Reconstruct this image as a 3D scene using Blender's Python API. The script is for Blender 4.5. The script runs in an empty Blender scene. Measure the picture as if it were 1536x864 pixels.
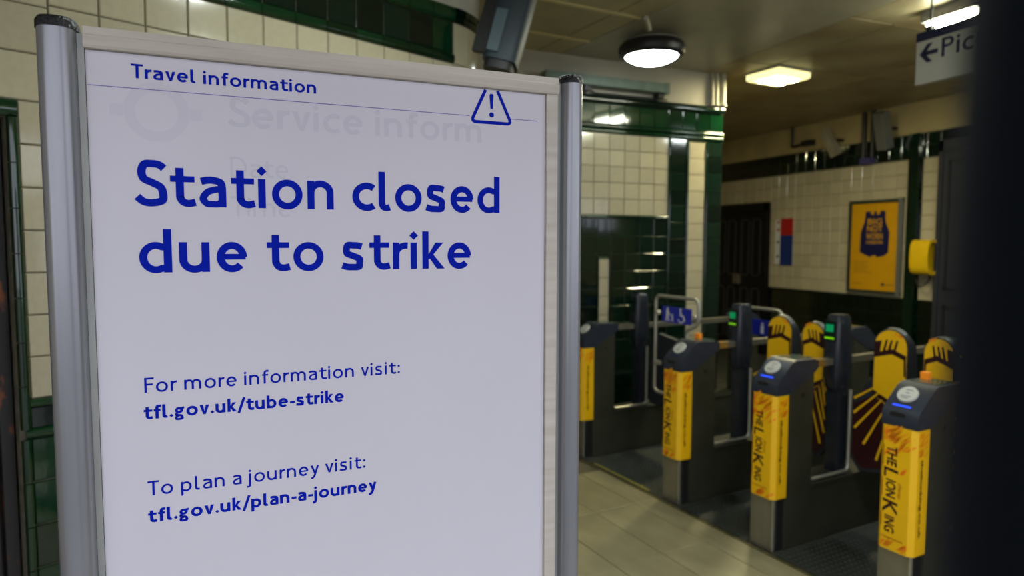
import bpy, bmesh, math, random
from mathutils import Vector, Matrix
from math import sin, cos, pi, radians as R
random.seed(7)
sc = bpy.context.scene
COL = sc.collection

# ------------------------------------------------------------------ camera
EYE = Vector((0, 0, 1.62))
yaw, pitch, roll = R(21.58), R(-3.97), R(0.146)
fwd = Vector((sin(yaw)*cos(pitch), cos(yaw)*cos(pitch), sin(pitch)))
r0 = Vector((cos(yaw), -sin(yaw), 0)); u0 = r0.cross(fwd)
rt = r0*cos(roll) + u0*sin(roll); up = -r0*sin(roll) + u0*cos(roll)
cam_data = bpy.data.cameras.new('camera'); cam = bpy.data.objects.new('camera', cam_data); COL.objects.link(cam)
m = Matrix((rt, up, -fwd)).transposed().to_4x4(); m.translation = EYE
cam.matrix_world = m
cam_data.sensor_width = 36.0; cam_data.lens = 1007.7/1536*36; cam_data.clip_start = 0.01
cam_data.dof.use_dof = True; cam_data.dof.focus_distance = 1.06; cam_data.dof.aperture_fstop = 3.9
sc.camera = cam
# ------------------------------------------------------------------ daylight and exposure
w = bpy.data.worlds.new('overcast_sky'); sc.world = w; w.use_nodes = True
bg = w.node_tree.nodes['Background']
bg.inputs[0].default_value = (0.84, 0.87, 1.0, 1); bg.inputs[1].default_value = 1.9
sc.view_settings.view_transform = 'Standard'; sc.view_settings.look = 'None'
sc.view_settings.gamma = 1; sc.view_settings.use_curve_mapping = False
sc.view_settings.exposure = 0.0
ROUND_LAMP, NEAR_LAMP, SQUARE_LAMP, TUBE_LAMP = 17.0, 60.0, 480.0, 60.0

# ------------------------------------------------------------------ materials
def mat(name, col, rough=0.5, metal=0.0, var=0.0, scale=8.0, col2=None, bump=0.0, per=0.0, emit=0.0, coat=0.0,
        stretch=(1, 1, 1), spec=0.5, detail=3.0, lo=0.35, hi=0.65):
    mt = bpy.data.materials.new(name); mt.use_nodes = True
    nt = mt.node_tree; N = nt.nodes; L = nt.links
    b = N['Principled BSDF']
    b.inputs['Roughness'].default_value = rough; b.inputs['Metallic'].default_value = metal
    b.inputs['Specular IOR Level'].default_value = spec
    if coat: b.inputs['Coat Weight'].default_value = coat; b.inputs['Coat Roughness'].default_value = 0.04
    b.inputs['Base Color'].default_value = (*col, 1)
    if emit:
        b.inputs['Emission Color'].default_value = (*col, 1); b.inputs['Emission Strength'].default_value = emit
    out = None
    tc = N.new('ShaderNodeTexCoord'); mp = N.new('ShaderNodeMapping'); L.new(tc.outputs['Object'], mp.inputs[0])
    mp.inputs['Scale'].default_value = stretch
    nz = N.new('ShaderNodeTexNoise'); nz.inputs['Scale'].default_value = scale; nz.inputs['Detail'].default_value = detail
    L.new(mp.outputs[0], nz.inputs['Vector'])
    if col2 or var:
        cr = N.new('ShaderNodeValToRGB'); c2 = col2 or tuple(c*(1-var) for c in col)
        cr.color_ramp.elements[0].color = (*c2, 1); cr.color_ramp.elements[1].color = (*col, 1)
        cr.color_ramp.elements[0].position = lo; cr.color_ramp.elements[1].position = hi
        L.new(nz.outputs[0], cr.inputs[0]); out = cr.outputs[0]
    if per:
        oi = N.new('ShaderNodeObjectInfo'); mr = N.new('ShaderNodeMapRange')
        mr.inputs['To Min'].default_value = 1-per; mr.inputs['To Max'].default_value = 1+per
        L.new(oi.outputs['Random'], mr.inputs[0])
        hs = N.new('ShaderNodeHueSaturation'); L.new(mr.outputs[0], hs.inputs['Value'])
        if out: L.new(out, hs.inputs['Color'])
        else: hs.inputs['Color'].default_value = (*col, 1)
        out = hs.outputs[0]
    if out: L.new(out, b.inputs['Base Color'])
    if bump:
        bp = N.new('ShaderNodeBump'); bp.inputs['Strength'].default_value = bump; bp.inputs['Distance'].default_value = 0.01
        L.new(nz.outputs[0], bp.inputs['Height']); L.new(bp.outputs[0], b.inputs['Normal'])
    return mt

M = {}
M['cream'] = mat('cream_glaze', (0.46, 0.41, 0.285), 0.10, per=0.07, var=0.06, scale=5, bump=0.02, coat=0.3)
M['green'] = mat('green_glaze', (0.002, 0.030, 0.009), 0.07, per=0.45, col2=(0.001, 0.016, 0.006), scale=6, bump=0.02, coat=0.6, spec=0.6)
M['darkgreen'] = mat('bottle_green_glaze', (0.002, 0.013, 0.007), 0.08, per=0.5, col2=(0.001, 0.007, 0.005), scale=6, bump=0.02, coat=0.6, spec=0.6)
M['grout'] = mat('dirty_grout', (0.16, 0.15, 0.10), 0.9, var=0.4, scale=20)
M['grout_green'] = mat('green_grout', (0.07, 0.10, 0.045), 0.9, var=0.4, scale=20)
M['plaster'] = mat('cream_plaster', (0.46, 0.43, 0.36), 0.75, var=0.15, scale=2.5, bump=0.1)
M['plaster_far'] = mat('yellowed_plaster', (0.46, 0.37, 0.18), 0.7, var=0.2, scale=2.5, bump=0.1)
M['ceil_board'] = mat('olive_ceiling_board', (0.46, 0.40, 0.22), 0.55, var=0.2, scale=3, per=0.08, bump=0.05)
M['ceil_plain'] = mat('grey_ceiling_board', (0.44, 0.41, 0.30), 0.4, var=0.15, scale=3, per=0.05, bump=0.05)
M['ceil_dark'] = mat('stained_ceiling_board', (0.44, 0.38, 0.23), 0.45, col2=(0.33, 0.25, 0.13), scale=2.2, per=0.08, bump=0.05)
M['ceil_gap'] = mat('ceiling_joint', (0.015, 0.012, 0.008), 0.9)
M['batten'] = mat('ceiling_batten', (0.68, 0.58, 0.30), 0.5, var=0.15)
M['floor_tile'] = mat('worn_stone_tile', (0.29, 0.255, 0.14), 0.42, per=0.05, col2=(0.235, 0.205, 0.11), scale=7, bump=0.03)
M['floor_joint'] = mat('floor_joint', (0.10, 0.085, 0.045), 0.9)
M['floor_dark'] = mat('dark_vinyl', (0.06, 0.062, 0.05), 0.45, var=0.4, scale=6)
M['mat'] = mat('rubber_mat', (0.028, 0.033, 0.026), 0.5, var=0.4, scale=9)
M['brass'] = mat('worn_brass', (0.25, 0.21, 0.08), 0.5, 0.6, var=0.5, scale=30)
M['yellow_line'] = mat('worn_yellow_paint', (0.42, 0.36, 0.03), 0.6, col2=(0.16, 0.14, 0.04), scale=40)
M['pavement'] = mat('street_paving', (0.22, 0.215, 0.20), 0.8, var=0.2, scale=2)
M['alu'] = mat('anodised_aluminium', (0.31, 0.315, 0.325), 0.27, 0.45, col2=(0.24, 0.245, 0.26), scale=7, stretch=(4, 4, 0.25), bump=0.02, detail=6)
M['slot'] = mat('grey_channel', (0.36, 0.37, 0.34), 0.5, 0.3, var=0.2, scale=20, stretch=(1, 1, 0.2))
M['rail'] = mat('aged_cream_rail', (0.62, 0.57, 0.48), 0.5, col2=(0.53, 0.475, 0.39), scale=14, stretch=(0.3, 1, 4), bump=0.08, detail=8)
M['cap'] = mat('scuffed_black_plastic', (0.022, 0.022, 0.026), 0.38, col2=(0.009, 0.009, 0.012), scale=130, bump=0.9, detail=8, lo=0.55, hi=0.8)
M['paper'] = mat('poster_paper', (0.70, 0.675, 0.72), 0.45, spec=0.3, var=0.03, scale=2.5, bump=0.01)
M['ghost'] = mat('show_through_print', (0.618, 0.597, 0.652), 0.45, spec=0.3)
M['ghost_faint'] = mat('faint_show_through_print', (0.655, 0.632, 0.683), 0.45, spec=0.3)
M['ink'] = mat('blue_ink', (0.001, 0.013, 0.40), 0.6, spec=0.06)
M['rule'] = mat('thin_violet_rule', (0.16, 0.12, 0.42), 0.35)
M['backboard'] = mat('grey_backboard', (0.35, 0.35, 0.34), 0.6, var=0.1)
M['head'] = mat('slate_blue_plastic', (0.022, 0.028, 0.045), 0.42, var=0.25, scale=12)
M['pod'] = mat('black_plastic', (0.017, 0.021, 0.030), 0.25, var=0.3, scale=12)
M['steel'] = mat('brushed_steel', (0.34, 0.32, 0.25), 0.36, 0.75, var=0.2, scale=14, stretch=(1, 1, 0.12), detail=5)
M['steel_dark'] = mat('dull_steel_side', (0.055, 0.055, 0.036), 0.42, 0.3, var=0.25, scale=5)
M['steel_edge'] = mat('bright_steel_edge', (0.62, 0.60, 0.52), 0.25, 0.8, var=0.1)
M['groove'] = mat('black_groove', (0.008, 0.008, 0.008), 0.5)
M['tube'] = mat('satin_tube', (0.46, 0.45, 0.38), 0.32, 0.7, var=0.15)
M['wrap'] = mat('yellow_vinyl', (0.90, 0.50, 0.003), 0.4, var=0.05, scale=6)
M['wrap_orange'] = mat('orange_print', (0.88, 0.17, 0.006), 0.4, col2=(0.88, 0.34, 0.005), scale=18)
M['maroon'] = mat('maroon_print', (0.030, 0.002, 0.004), 0.4, var=0.2)
M['redprint'] = mat('red_brown_print', (0.26, 0.018, 0.003), 0.4)
M['disc'] = mat('reader_disc', (0.58, 0.57, 0.50), 0.4)
M['disc_ink'] = mat('disc_print', (0.10, 0.10, 0.12), 0.5)
M['topglass'] = mat('grey_green_glass', (0.06, 0.095, 0.075), 0.15, var=0.1)
M['led_blue'] = mat('blue_led', (0.02, 0.08, 1.0), 0.4, emit=0.9)
M['led_green'] = mat('green_display', (0.0, 0.35, 0.12), 0.4, emit=0.25)
M['led_lime'] = mat('lime_led_bar', (0.25, 0.8, 0.0), 0.4, emit=0.4)
M['screen'] = mat('dark_display', (0.006, 0.02, 0.012), 0.15)
M['amber'] = mat('orange_lens', (0.85, 0.25, 0.01), 0.4, emit=0.12)
M['amber_dim'] = mat('amber_tint', (0.26, 0.13, 0.02), 0.4)
M['rubber'] = mat('dark_paddle_rubber', (0.020, 0.023, 0.031), 0.5, var=0.2)
M['sign_blue'] = mat('royal_blue_sign', (0.006, 0.015, 0.30), 0.35)
M['sign_white'] = mat('white_print', (0.62, 0.63, 0.62), 0.4)
M['sign_face'] = mat('off_white_sign', (0.56, 0.55, 0.49), 0.4, var=0.04)
M['navy'] = mat('navy_band', (0.008, 0.012, 0.055), 0.4)
M['black'] = mat('black_metal', (0.011, 0.012, 0.014), 0.5, var=0.3, scale=10)
M['doorpaint'] = mat('black_gloss_paint', (0.006, 0.005, 0.006), 0.4, var=0.3, spec=0.25)
M['rust'] = mat('rust_streaked_black_steel', (0.020, 0.017, 0.018), 0.45, col2=(0.24, 0.065, 0.014), scale=16, stretch=(1.6, 1.6, 0.5), bump=0.3, detail=6, lo=0.33, hi=0.41)
M['gatebar'] = mat('near_black_steel', (0.004, 0.006, 0.009), 0.7, var=0.2, spec=0.08)
M['housing'] = mat('blue_grey_enamel', (0.020, 0.034, 0.050), 0.5, var=0.3, scale=5)
M['housing_grey'] = mat('blue_grey_plate', (0.07, 0.11, 0.14), 0.5, var=0.2, scale=6)
M['trunk'] = mat('grey_green_metal', (0.15, 0.21, 0.17), 0.45, var=0.3, scale=9, bump=0.1)
M['pipe'] = mat('cream_painted_pipe', (0.50, 0.48, 0.38), 0.4, var=0.1)
M['lamp_ring'] = mat('black_lamp_ring', (0.010, 0.009, 0.014), 0.4)
M['lamp_plate'] = mat('lamp_back_plate', (0.35, 0.35, 0.32), 0.5)
M['glow_cool'] = mat('cool_diffuser', (0.90, 1.0, 0.95), 0.4, emit=ROUND_LAMP)
M['glow_near'] = mat('cool_diffuser_near', (0.90, 1.0, 0.95), 0.4, emit=NEAR_LAMP)
M['glow_warm'] = mat('warm_diffuser', (1.0, 0.92, 0.42), 0.4, emit=1.3)
M['glow_tube'] = mat('warm_tube', (1.0, 0.90, 0.52), 0.4, emit=SQUARE_LAMP)
M['glow_white'] = mat('white_tube', (0.97, 1.0, 0.78), 0.4, emit=TUBE_LAMP)
M['poster_y'] = mat('amber_poster', (0.62, 0.31, 0.005), 0.35, var=0.05)
M['poster_navy'] = mat('poster_navy', (0.006, 0.008, 0.06), 0.4)
M['frame_g'] = mat('poster_frame_green', (0.05, 0.065, 0.05), 0.35, 0.4)
M['frame_s'] = mat('poster_frame_grey', (0.22, 0.23, 0.22), 0.35, 0.5)
M['red'] = mat('red_panel', (0.42, 0.012, 0.012), 0.4)
M['blue'] = mat('blue_panel', (0.008, 0.03, 0.18), 0.4)
M['yellow'] = mat('yellow_hood', (0.74, 0.46, 0.006), 0.35, var=0.06)
M['cctv'] = mat('camera_housing_grey', (0.38, 0.35, 0.26), 0.35, 0.3, var=0.2)
M['door_slate'] = mat('slate_panel', (0.030, 0.032, 0.042), 0.4, var=0.2, scale=4)

# ------------------------------------------------------------------ object helpers
def link(name, me, mt=None, parent=None, loc=(0, 0, 0), rot=(0, 0, 0)):
    o = bpy.data.objects.new(name, me); COL.objects.link(o)
    if me is not None and mt is not None and not me.materials: me.materials.append(mt)
    o.location = loc; o.rotation_euler = rot
    if parent: o.parent = parent
    return o
def thing(name, label, cat, loc=(0, 0, 0), rz=0, group=None):
    o = link(name, None, None, None, loc, (0, 0, rz))
    o['label'] = label; o['category'] = cat
    if group: o['group'] = group
    return o
def struct(o):
    o['kind'] = 'structure'; return o
def bm_new(): return bmesh.new()
def done(name, bm, mt, parent=None, loc=(0, 0, 0), rot=(0, 0, 0), smooth=False, bevel=0, seg=2):
    if bevel:
        bmesh.ops.bevel(bm, geom=[e for e in bm.edges if len(e.link_faces) == 2 and e.calc_face_angle(0) > 0.5],
                        offset=bevel, segments=seg, affect='EDGES', profile=0.5)
    bmesh.ops.recalc_face_normals(bm, faces=bm.faces)
    me = bpy.data.meshes.new(name); bm.to_mesh(me); bm.free()
    if smooth:
        for p in me.polygons: p.use_smooth = True
        me.set_sharp_from_angle(angle=R(35))
    return link(name, me, mt, parent, loc, rot)
def add_box(bm, x0, x1, y0, y1, z0, z1):
    v = [bm.verts.new(p) for p in ((x0,y0,z0),(x1,y0,z0),(x1,y1,z0),(x0,y1,z0),(x0,y0,z1),(x1,y0,z1),(x1,y1,z1),(x0,y1,z1))]
    for f in ((0,3,2,1),(4,5,6,7),(0,1,5,4),(1,2,6,5),(2,3,7,6),(3,0,4,7)): bm.faces.new([v[i] for i in f])
def box(name, mt, parent, x0, x1, y0, y1, z0, z1, bevel=0, **k):
    bm = bm_new(); add_box(bm, x0, x1, y0, y1, z0, z1)
    return done(name, bm, mt, parent, bevel=bevel, smooth=bevel > 0, **k)
def add_prism(bm, pts, a0, a1, axis='y'):
    """pts: 2-d outline; extruded along axis between a0 and a1"""
    def P(p, a):
        return {'y': (p[0], a, p[1]), 'x': (a, p[0], p[1]), 'z': (p[0], p[1], a)}[axis]
    A = [bm.verts.new(P(p, a0)) for p in pts]; B = [bm.verts.new(P(p, a1)) for p in pts]
    bm.faces.new(A); bm.faces.new(B[::-1]); n = len(pts)
    for i in range(n): bm.faces.new([A[i], B[i], B[(i+1) % n], A[(i+1) % n]])
def prism(name, mt, parent, pts, a0, a1, axis='y', bevel=0, smooth=False, **k):
    bm = bm_new(); add_prism(bm, pts, a0, a1, axis)
    return done(name, bm, mt, parent, bevel=bevel, smooth=smooth or bevel > 0, **k)
def add_tube(bm, pts, r, n=12, caps=True):
    pts = [Vector(p) for p in pts]; rings = []; prev = None
    for i, p in enumerate(pts):
        t = (pts[min(i+1, len(pts)-1)] - pts[max(i-1, 0)]).normalized()
        if prev is None:
            a = t.cross(Vector((0, 0, 1)))
            if a.length < 1e-3: a = t.cross(Vector((1, 0, 0)))
        else: a = prev - t*prev.dot(t)
        a.normalize(); prev = a; b = t.cross(a)
        rings.append([bm.verts.new(p + (a*cos(2*pi*k/n) + b*sin(2*pi*k/n))*r) for k in range(n)])
    for A, B in zip(rings, rings[1:]):
        for k in range(n): bm.faces.new([A[k], A[(k+1) % n], B[(k+1) % n], B[k]])
    if caps: bm.faces.new(rings[0][::-1]); bm.faces.new(rings[-1])
def tube(name, mt, parent, pts, r, n=12, **k):
    bm = bm_new(); add_tube(bm, pts, r, n); return done(name, bm, mt, parent, smooth=True, **k)
def round_path(pts, rad, n=6):
    """polyline with rounded corners"""
    pts = [Vector(p) for p in pts]; out = [pts[0]]
    for a, b, c in zip(pts, pts[1:], pts[2:]):
        d1 = (a-b).normalized(); d2 = (c-b).normalized()
        q = min(rad, (a-b).length/2.01, (c-b).length/2.01)
        p1 = b + d1*q; p2 = b + d2*q
        for i in range(n+1):
            t = i/n; out.append((p1*(1-t)**2 + b*2*t*(1-t) + p2*t*t))
    out.append(pts[-1]); return out
def add_lathe(bm, prof, n=40):
    rings = []
    for r, z in prof:
        rings.append([bm.verts.new((r*cos(2*pi*k/n), r*sin(2*pi*k/n), z)) for k in range(n)] if r > 1e-6 else [bm.verts.new((0, 0, z))])
    for A, B in zip(rings, rings[1:]):
        for k in range(n):
            k2 = (k+1) % n
            if len(A) == 1: bm.faces.new([A[0], B[k2], B[k]])
            elif len(B) == 1: bm.faces.new([A[k], A[k2], B[0]])
            else: bm.faces.new([A[k], A[k2], B[k2], B[k]])
def lathe(name, mt, parent, prof, n=40, **k):
    bm = bm_new(); add_lathe(bm, prof, n); return done(name, bm, mt, parent, smooth=True, **k)
def flat_poly(name, mt, parent, pts, y, **k):
    """flat print in the local x-z plane, thin"""
    bm = bm_new(); add_prism(bm, pts, y, y+0.0003, 'y'); return done(name, bm, mt, parent, **k)
def superellipse(cx, cy, a, b, e=2.6, n=36):
    out = []
    for k in range(n):
        t = 2*pi*k/n; c, s = cos(t), sin(t)
        out.append((cx + a*math.copysign(abs(c)**(2/e), c), cy + b*math.copysign(abs(s)**(2/e), s)))
    return out

# ------------------------------------------------------------------ humanist block lettering drawn as strokes
def arc(cx, cy, rx, ry, a0, a1, n=20):
    return [(cx + rx*cos(R(a0+(a1-a0)*i/n)), cy + ry*sin(R(a0+(a1-a0)*i/n))) for i in range(n+1)]
def spl(pts, n=8):
    P = [pts[0]] + list(pts) + [pts[-1]]; out = []
    for i in range(1, len(P)-2):
        for k in range(n):
            t = k/n; q = []
            for c in (0, 1):
                a, b, d, e = P[i-1][c], P[i][c], P[i+1][c], P[i+2][c]
                q.append(0.5*((2*b) + (-a+d)*t + (2*a-5*b+4*d-e)*t*t + (-a+3*b-3*d+e)*t**3))
            out.append(tuple(q))
    out.append(pts[-1]); return out
def glyph(ch, w):
    """returns (advance without side bearing, [(path, width factor)], [polygons]); cap height 1, x height .68"""
    h = w/2; X = 0.68; hb = 0.45*w; S = []; G = []
    def st(p, f=1.0): S.append((p, f))
    def dia(cx, cy, q): G.append([(cx-q, cy), (cx, cy-q), (cx+q, cy), (cx, cy+q)])
    dq = 0.055 + 0.36*w
    if ch == 'o':
        W = 0.69; st(arc(W/2, .335, W/2-h, .355-h, 0, 360, 40), .97)
    elif ch == 'n':
        W = 0.61; st([(h, 0), (h, X)]); st([(h, .34)] + arc(W/2, .40, W/2-h, .295-h, 172, 0, 18) + [(W-h, 0)])
    elif ch == 'u':
        W = 0.61; st([(W-h, 0), (W-h, X)]); st([(h, X)] + arc(W/2, .28, W/2-h, .295-h, 180, 352, 18) + [(W-h, .34)])
    elif ch == 'm':
        W = 1.0; st([(h, 0), (h, X)]); q = (W-w)/2
        for x in (h, h+q): st([(x, .36)] + arc(x+q/2, .42, q/2, .275-h, 172, 0, 16) + [(x+q, 0)])
    elif ch == 'r':
        W = 0.37; st([(h, 0), (h, X)]); st([(h, .36)] + arc(h+.26, .40, .255, .285-h, 172, 82, 12))
    elif ch == 'a':
        W = 0.56
        st(spl([(.045, .575), (.16, .655-h*.6), (.29, .69-h), (W-h-.035, .60-h*.5), (W-h, .43)]) + [(W-h, 0)])
        st(spl([(W-h, .415), (.34, .40), (.14+h*.4, .335), (h, .19), (.10+h*.7, .03+h*.6), (.25, -.012+h), (.40, .04+h*.4), (W-h, .15)]), .92)
    elif ch == 'e':
        W = 0.635; st(arc(W/2, .335, W/2-h, .352-h, 0, 318, 36)); st([(h, .335+.01), (W-h*.4, .335+.01)], .82)
    elif ch == 'c':
        W = 0.57; st(arc(.355, .335, .355-h, .352-h, 52, 308, 30))
    elif ch == 's':
        W = 0.52; st(spl([(.475, .69-h-.035), (.38, .69-h-.005), (.27, .69-h), (.12+h*.3, .64-h*.4), (.03+h, .505), (.13, .405), (.27, .345), (.42, .27), (.50-h, .17), (.43-h*.3, .03+h*.6), (.24, -.012+h), (.12, -.012+h+.008), (.01, -.012+h+.045)]))
    elif ch == 'S':
        W = 0.60; st(spl([(.545, .835), (.45, .93-h*.25), (.31, 1.01-h), (.13+h*.5, .95-h*.5), (.03+h, .76), (.15, .60), (.31, .515), (.47, .42), (.60-h, .27), (.53-h*.4, .06+h*.8), (.31, -.012+h), (.14, .035+h*.7), (.015, .20)]))
    elif ch == 't':
        W = 0.50; x = .13+h*.75; st([(x, .86), (x, .20)] + spl([(x, .20), (x+.06, .05+h*.7), (x+.17, h-.01), (W, h+.02)]))
        st([(0, X-h*.82), (W-.01, X-h*.82)], .84)
    elif ch == 'l':
        W = 0.28; st([(h, .97), (h, .17)] + spl([(h, .17), (h+.045, .04+h*.6), (h+.13, h-.01), (W, h+.01)]))
    elif ch == 'i':
        W = w; st([(h, 0), (h, X)]); dia(h, .86, dq)
    elif ch == 'j':
        W = w; st([(h, X), (h, -.10)] + spl([(h, -.10), (h-.03, -.21), (h-.10, -.26), (h-.19, -.27)])); dia(h, .86, dq)
    elif ch == 'd':
        W = 0.635; st([(W-h, 0), (W-h, .97)]); st([(W-h, .56)] + arc(.325, .335, .325-h, .352-h, 62, 298, 30) + [(W-h, .10)], .95)
    elif ch == 'b':
        W = 0.635; st([(h, 0), (h, .97)]); st([(h, .56)] + arc(W-.325, .335, .325-h, .352-h, 118, -118, 30) + [(h, .10)], .95)
    elif ch == 'p':
        W = 0.635; st([(h, -.28), (h, X)]); st([(h, .56)] + arc(W-.325, .335, .325-h, .352-h, 118, -118, 30) + [(h, .10)], .95)
    elif ch == 'g':
        W = 0.56; st(arc(.26, .455, .25-h, .235-h, 0, 360, 30), .9); st(spl([(.37, .585), (.46, .645-h*.4), (.57, .655-h*.4)]), .8)
        st(spl([(.16, .27), (.09, .19), (.14, .10+h*.2), (.36, .075), (.53-h, -.05), (.42, -.25+h), (.20, -.27+h), (.0+h, -.14), (.12, .01), (.26, .075)]), .85)
    elif ch == 'k':
        W = 0.585; st([(h, 0), (h, .97)]); G.append([(w*.7, .30), (W-.04-w*1.25, X), (W-.035, X), (w*.9+.03, .24)])
        G.append([(w*.85, .345), (w*.85+.10, .43), (W, 0), (W-w*1.28, 0)])
    elif ch == 'v':
        W = 0.58; q = w*1.08; G.append([(0, X), (q, X), (W/2+q*.05, .17), (W/2+w*.3, 0), (W/2-w*.42, 0)]); G.append([(W-q, X), (W, X), (W/2+w*.42, 0), (W/2-w*.3, 0), (W/2-q*.05, .17)])
    elif ch == 'y':
        W = 0.58; q = w*1.08; G.append([(0, X), (q, X), (W/2+w*.45, .12), (W/2-w*.25, .0)])
        st([(W-q/2, X), (W/2-.0, -.02), (W/2-.07, -.17), (W/2-.15, -.25), (W/2-.26, -.27)])
    elif ch == 'f':
        W = 0.42; x = .11+h*.8; st([(x, 0), (x, .76)] + spl([(x, .76), (x+.04, .89-h*.3), (x+.13, .97-h), (W, .97-h)])); st([(0, X-h*.82), (W-.03, X-h*.82)], .84)
    elif ch == 'T':
        W = 0.66; st([(W/2, 0), (W/2, 1)]); st([(0, 1-hb), (W, 1-hb)], .9)
    elif ch == 'F':
        W = 0.54; st([(h, 0), (h, 1)]); st([(h, 1-hb), (W, 1-hb)], .9); st([(h, .54), (W-.06, .54)], .9)
    elif ch == 'P':
        W = 0.62; st([(h, 0), (h, 1)]); st([(h, 1-hb)] + arc(W-.28, .735, .28-h, .265-hb, 90, -90, 16) + [(h, .47+hb)], .9)
    elif ch == 'D':
        W = 0.78; st([(h, 0), (h, 1)]); st([(h, 1-hb), (.30, 1-hb)] + arc(.30, .5, W-.30-h, .5-hb, 90, -90, 20) + [(h, hb)], .95)
    elif ch == '.':
        W = dq*1.9; dia(W/2, dq*.95, dq)
    elif ch == ':':
        W = dq*1.9; dia(W/2, dq*.95, dq); dia(W/2, .58, dq)
    elif ch == '-':
        W = 0.36; st([(.02, .32), (W-.02, .32)], .95)
    elif ch == '/':
        W = 0.44; st([(.04, -.14), (W-.04, 1.0)], .9)
    else: W = 0.34
    return W, S, G
def layout(text, w, gap):
    x = 0; out = []
    for ch in text:
        if ch == ' ': x += 0.31; continue
        W, S, G = glyph(ch, w); out.append((x, S, G))
        x += W + gap*(0.45 if ch == 'S' else 0.55 if ch in 'rtvcyTkFf/.-' else (0.8 if ch in 'oea' else 1.0))
    return out, x - gap
def lettering(name, parent, text, x0, z0, cap, width, mt, w=0.15, gap=0.13, y=0.0, zscale=1.0):
    items, tot = layout(text, w, gap); kx = width/tot; bm = bm_new(); lv = [0]
    def q(p): return bm.verts.new((x0 + p[0]*kx, y - lv[0]*0.000012, z0 + p[1]*cap))
    for dx, S, G in items:
        lv[0] = 0
        for path, f in S:
            lv[0] += 1; hw = w*f/2; L = []; Rr = []; n = len(path)
            closed = abs(path[0][0]-path[-1][0]) < 1e-6 and abs(path[0][1]-path[-1][1]) < 1e-6
            for i, p in enumerate(path):
                a = path[i-1] if i else (path[-2] if closed else None); b = path[i+1] if i < n-1 else (path[1] if closed else None)
                def nrm(u, v):
                    dx_, dy_ = v[0]-u[0], v[1]-u[1]; l = math.hypot(dx_, dy_) or 1e-9; return (-dy_/l, dx_/l)
                ns = [nrm(*s) for s in (((a, p) if a else None), ((p, b) if b else None)) if s and math.hypot(s[1][0]-s[0][0], s[1][1]-s[0][1]) > 1e-6]
                nx = sum(t[0] for t in ns); ny = sum(t[1] for t in ns); l = math.hypot(nx, ny) or 1; nx /= l; ny /= l
                c = max(0.5, nx*ns[0][0] + ny*ns[0][1])
                L.append(q((dx + p[0] + nx*hw/c, p[1] + ny*hw/c))); Rr.append(q((dx + p[0] - nx*hw/c, p[1] - ny*hw/c)))
            for i in range(n-1): bm.faces.new([L[i], L[i+1], Rr[i+1], Rr[i]])
        for g in G:
            lv[0] += 1; bm.faces.new([q((dx + p[0], p[1])) for p in g])
    me = bpy.data.meshes.new(name)
    bmesh.ops.recalc_face_normals(bm, faces=bm.faces)
    bm.to_mesh(me); bm.free()
    return link(name, me, mt, parent)
def type_mesh(text, size=1.0, shear=0.0, bold=0.0, align='LEFT', spacing=1.0):
    cu = bpy.data.curves.new('type', 'FONT'); cu.body = text; cu.size = size; cu.shear = shear; cu.offset = bold
    cu.align_x = align; cu.space_character = spacing; cu.resolution_u = 3
    o = bpy.data.objects.new('type', cu); COL.objects.link(o); bpy.context.view_layer.update()
    me = bpy.data.meshes.new_from_object(o.evaluated_get(bpy.context.evaluated_depsgraph_get()))
    bpy.data.objects.remove(o); return me
def bounds(me):
    xs = [v.co.x for v in me.vertices]; ys = [v.co.y for v in me.vertices]
    return min(xs), max(xs), min(ys), max(ys)
def printed(name, parent, text, mt, f, **k):
    """flat text; f maps normalised (u along the line 0..1, v up 0..1) to a 3-d point"""
    me = type_mesh(text, **k); a, b, c, d = bounds(me)
    for v in me.vertices: v.co = Vector(f((v.co.x-a)/(b-a), (v.co.y-c)/(d-c)))
    me.materials.clear(); return link(name, me, mt, parent)

# ------------------------------------------------------------------ wall frames and tiles
def wall_root(name, x, y, az):
    """local x runs along the wall, local -y faces the hall"""
    return (x, y), R(90-az)
T = 0.155
def tile_mesh(t=0.008, c=0.004, g=0.0022):
    bm = bm_new(); a = 0.5; gx = g/T/1; k = 0.5-gx; k2 = 0.5-gx-c/T
    o = [bm.verts.new((sx*k, 0, sz*k)) for sx, sz in ((-1,-1),(1,-1),(1,1),(-1,1))]
    mth = [bm.verts.new((sx*k, -t*0.55, sz*k)) for sx, sz in ((-1,-1),(1,-1),(1,1),(-1,1))]
    f = [bm.verts.new((sx*k2, -t, sz*k2)) for sx, sz in ((-1,-1),(1,-1),(1,1),(-1,1))]
    bm.faces.new(f)
    for A, B in ((o, mth), (mth, f)):
        for i in range(4): bm.faces.new([A[i], A[(i+1) % 4], B[(i+1) % 4], B[i]])
    bmesh.ops.recalc_face_normals(bm, faces=bm.faces)
    me = bpy.data.meshes.new('tile'); bm.to_mesh(me); bm.free()
    return me
TM = {}
for k in ('cream', 'green', 'darkgreen'):
    TM[k] = tile_mesh(); TM[k].materials.append(M[k])
def tiles(parent, s0, s1, z0, z1, kind, ns=None, nz=None, y=0.0, jit=0.35, name='tile'):
    ns = ns or max(1, round((s1-s0)/T)); nz = nz or max(1, round((z1-z0)/T)); a = (s1-s0)/ns; b = (z1-z0)/nz; n = 0
    for i in range(ns):
        for j in range(nz):
            o = bpy.data.objects.new(name, TM[kind]); COL.objects.link(o); o.parent = parent
            o.location = (s0 + (i+.5)*a, y, z0 + (j+.5)*b); o.scale = (a, 1, b)
            o.rotation_euler = (R(random.gauss(0, jit)), 0, R(random.gauss(0, jit))); n += 1
    return n
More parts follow.
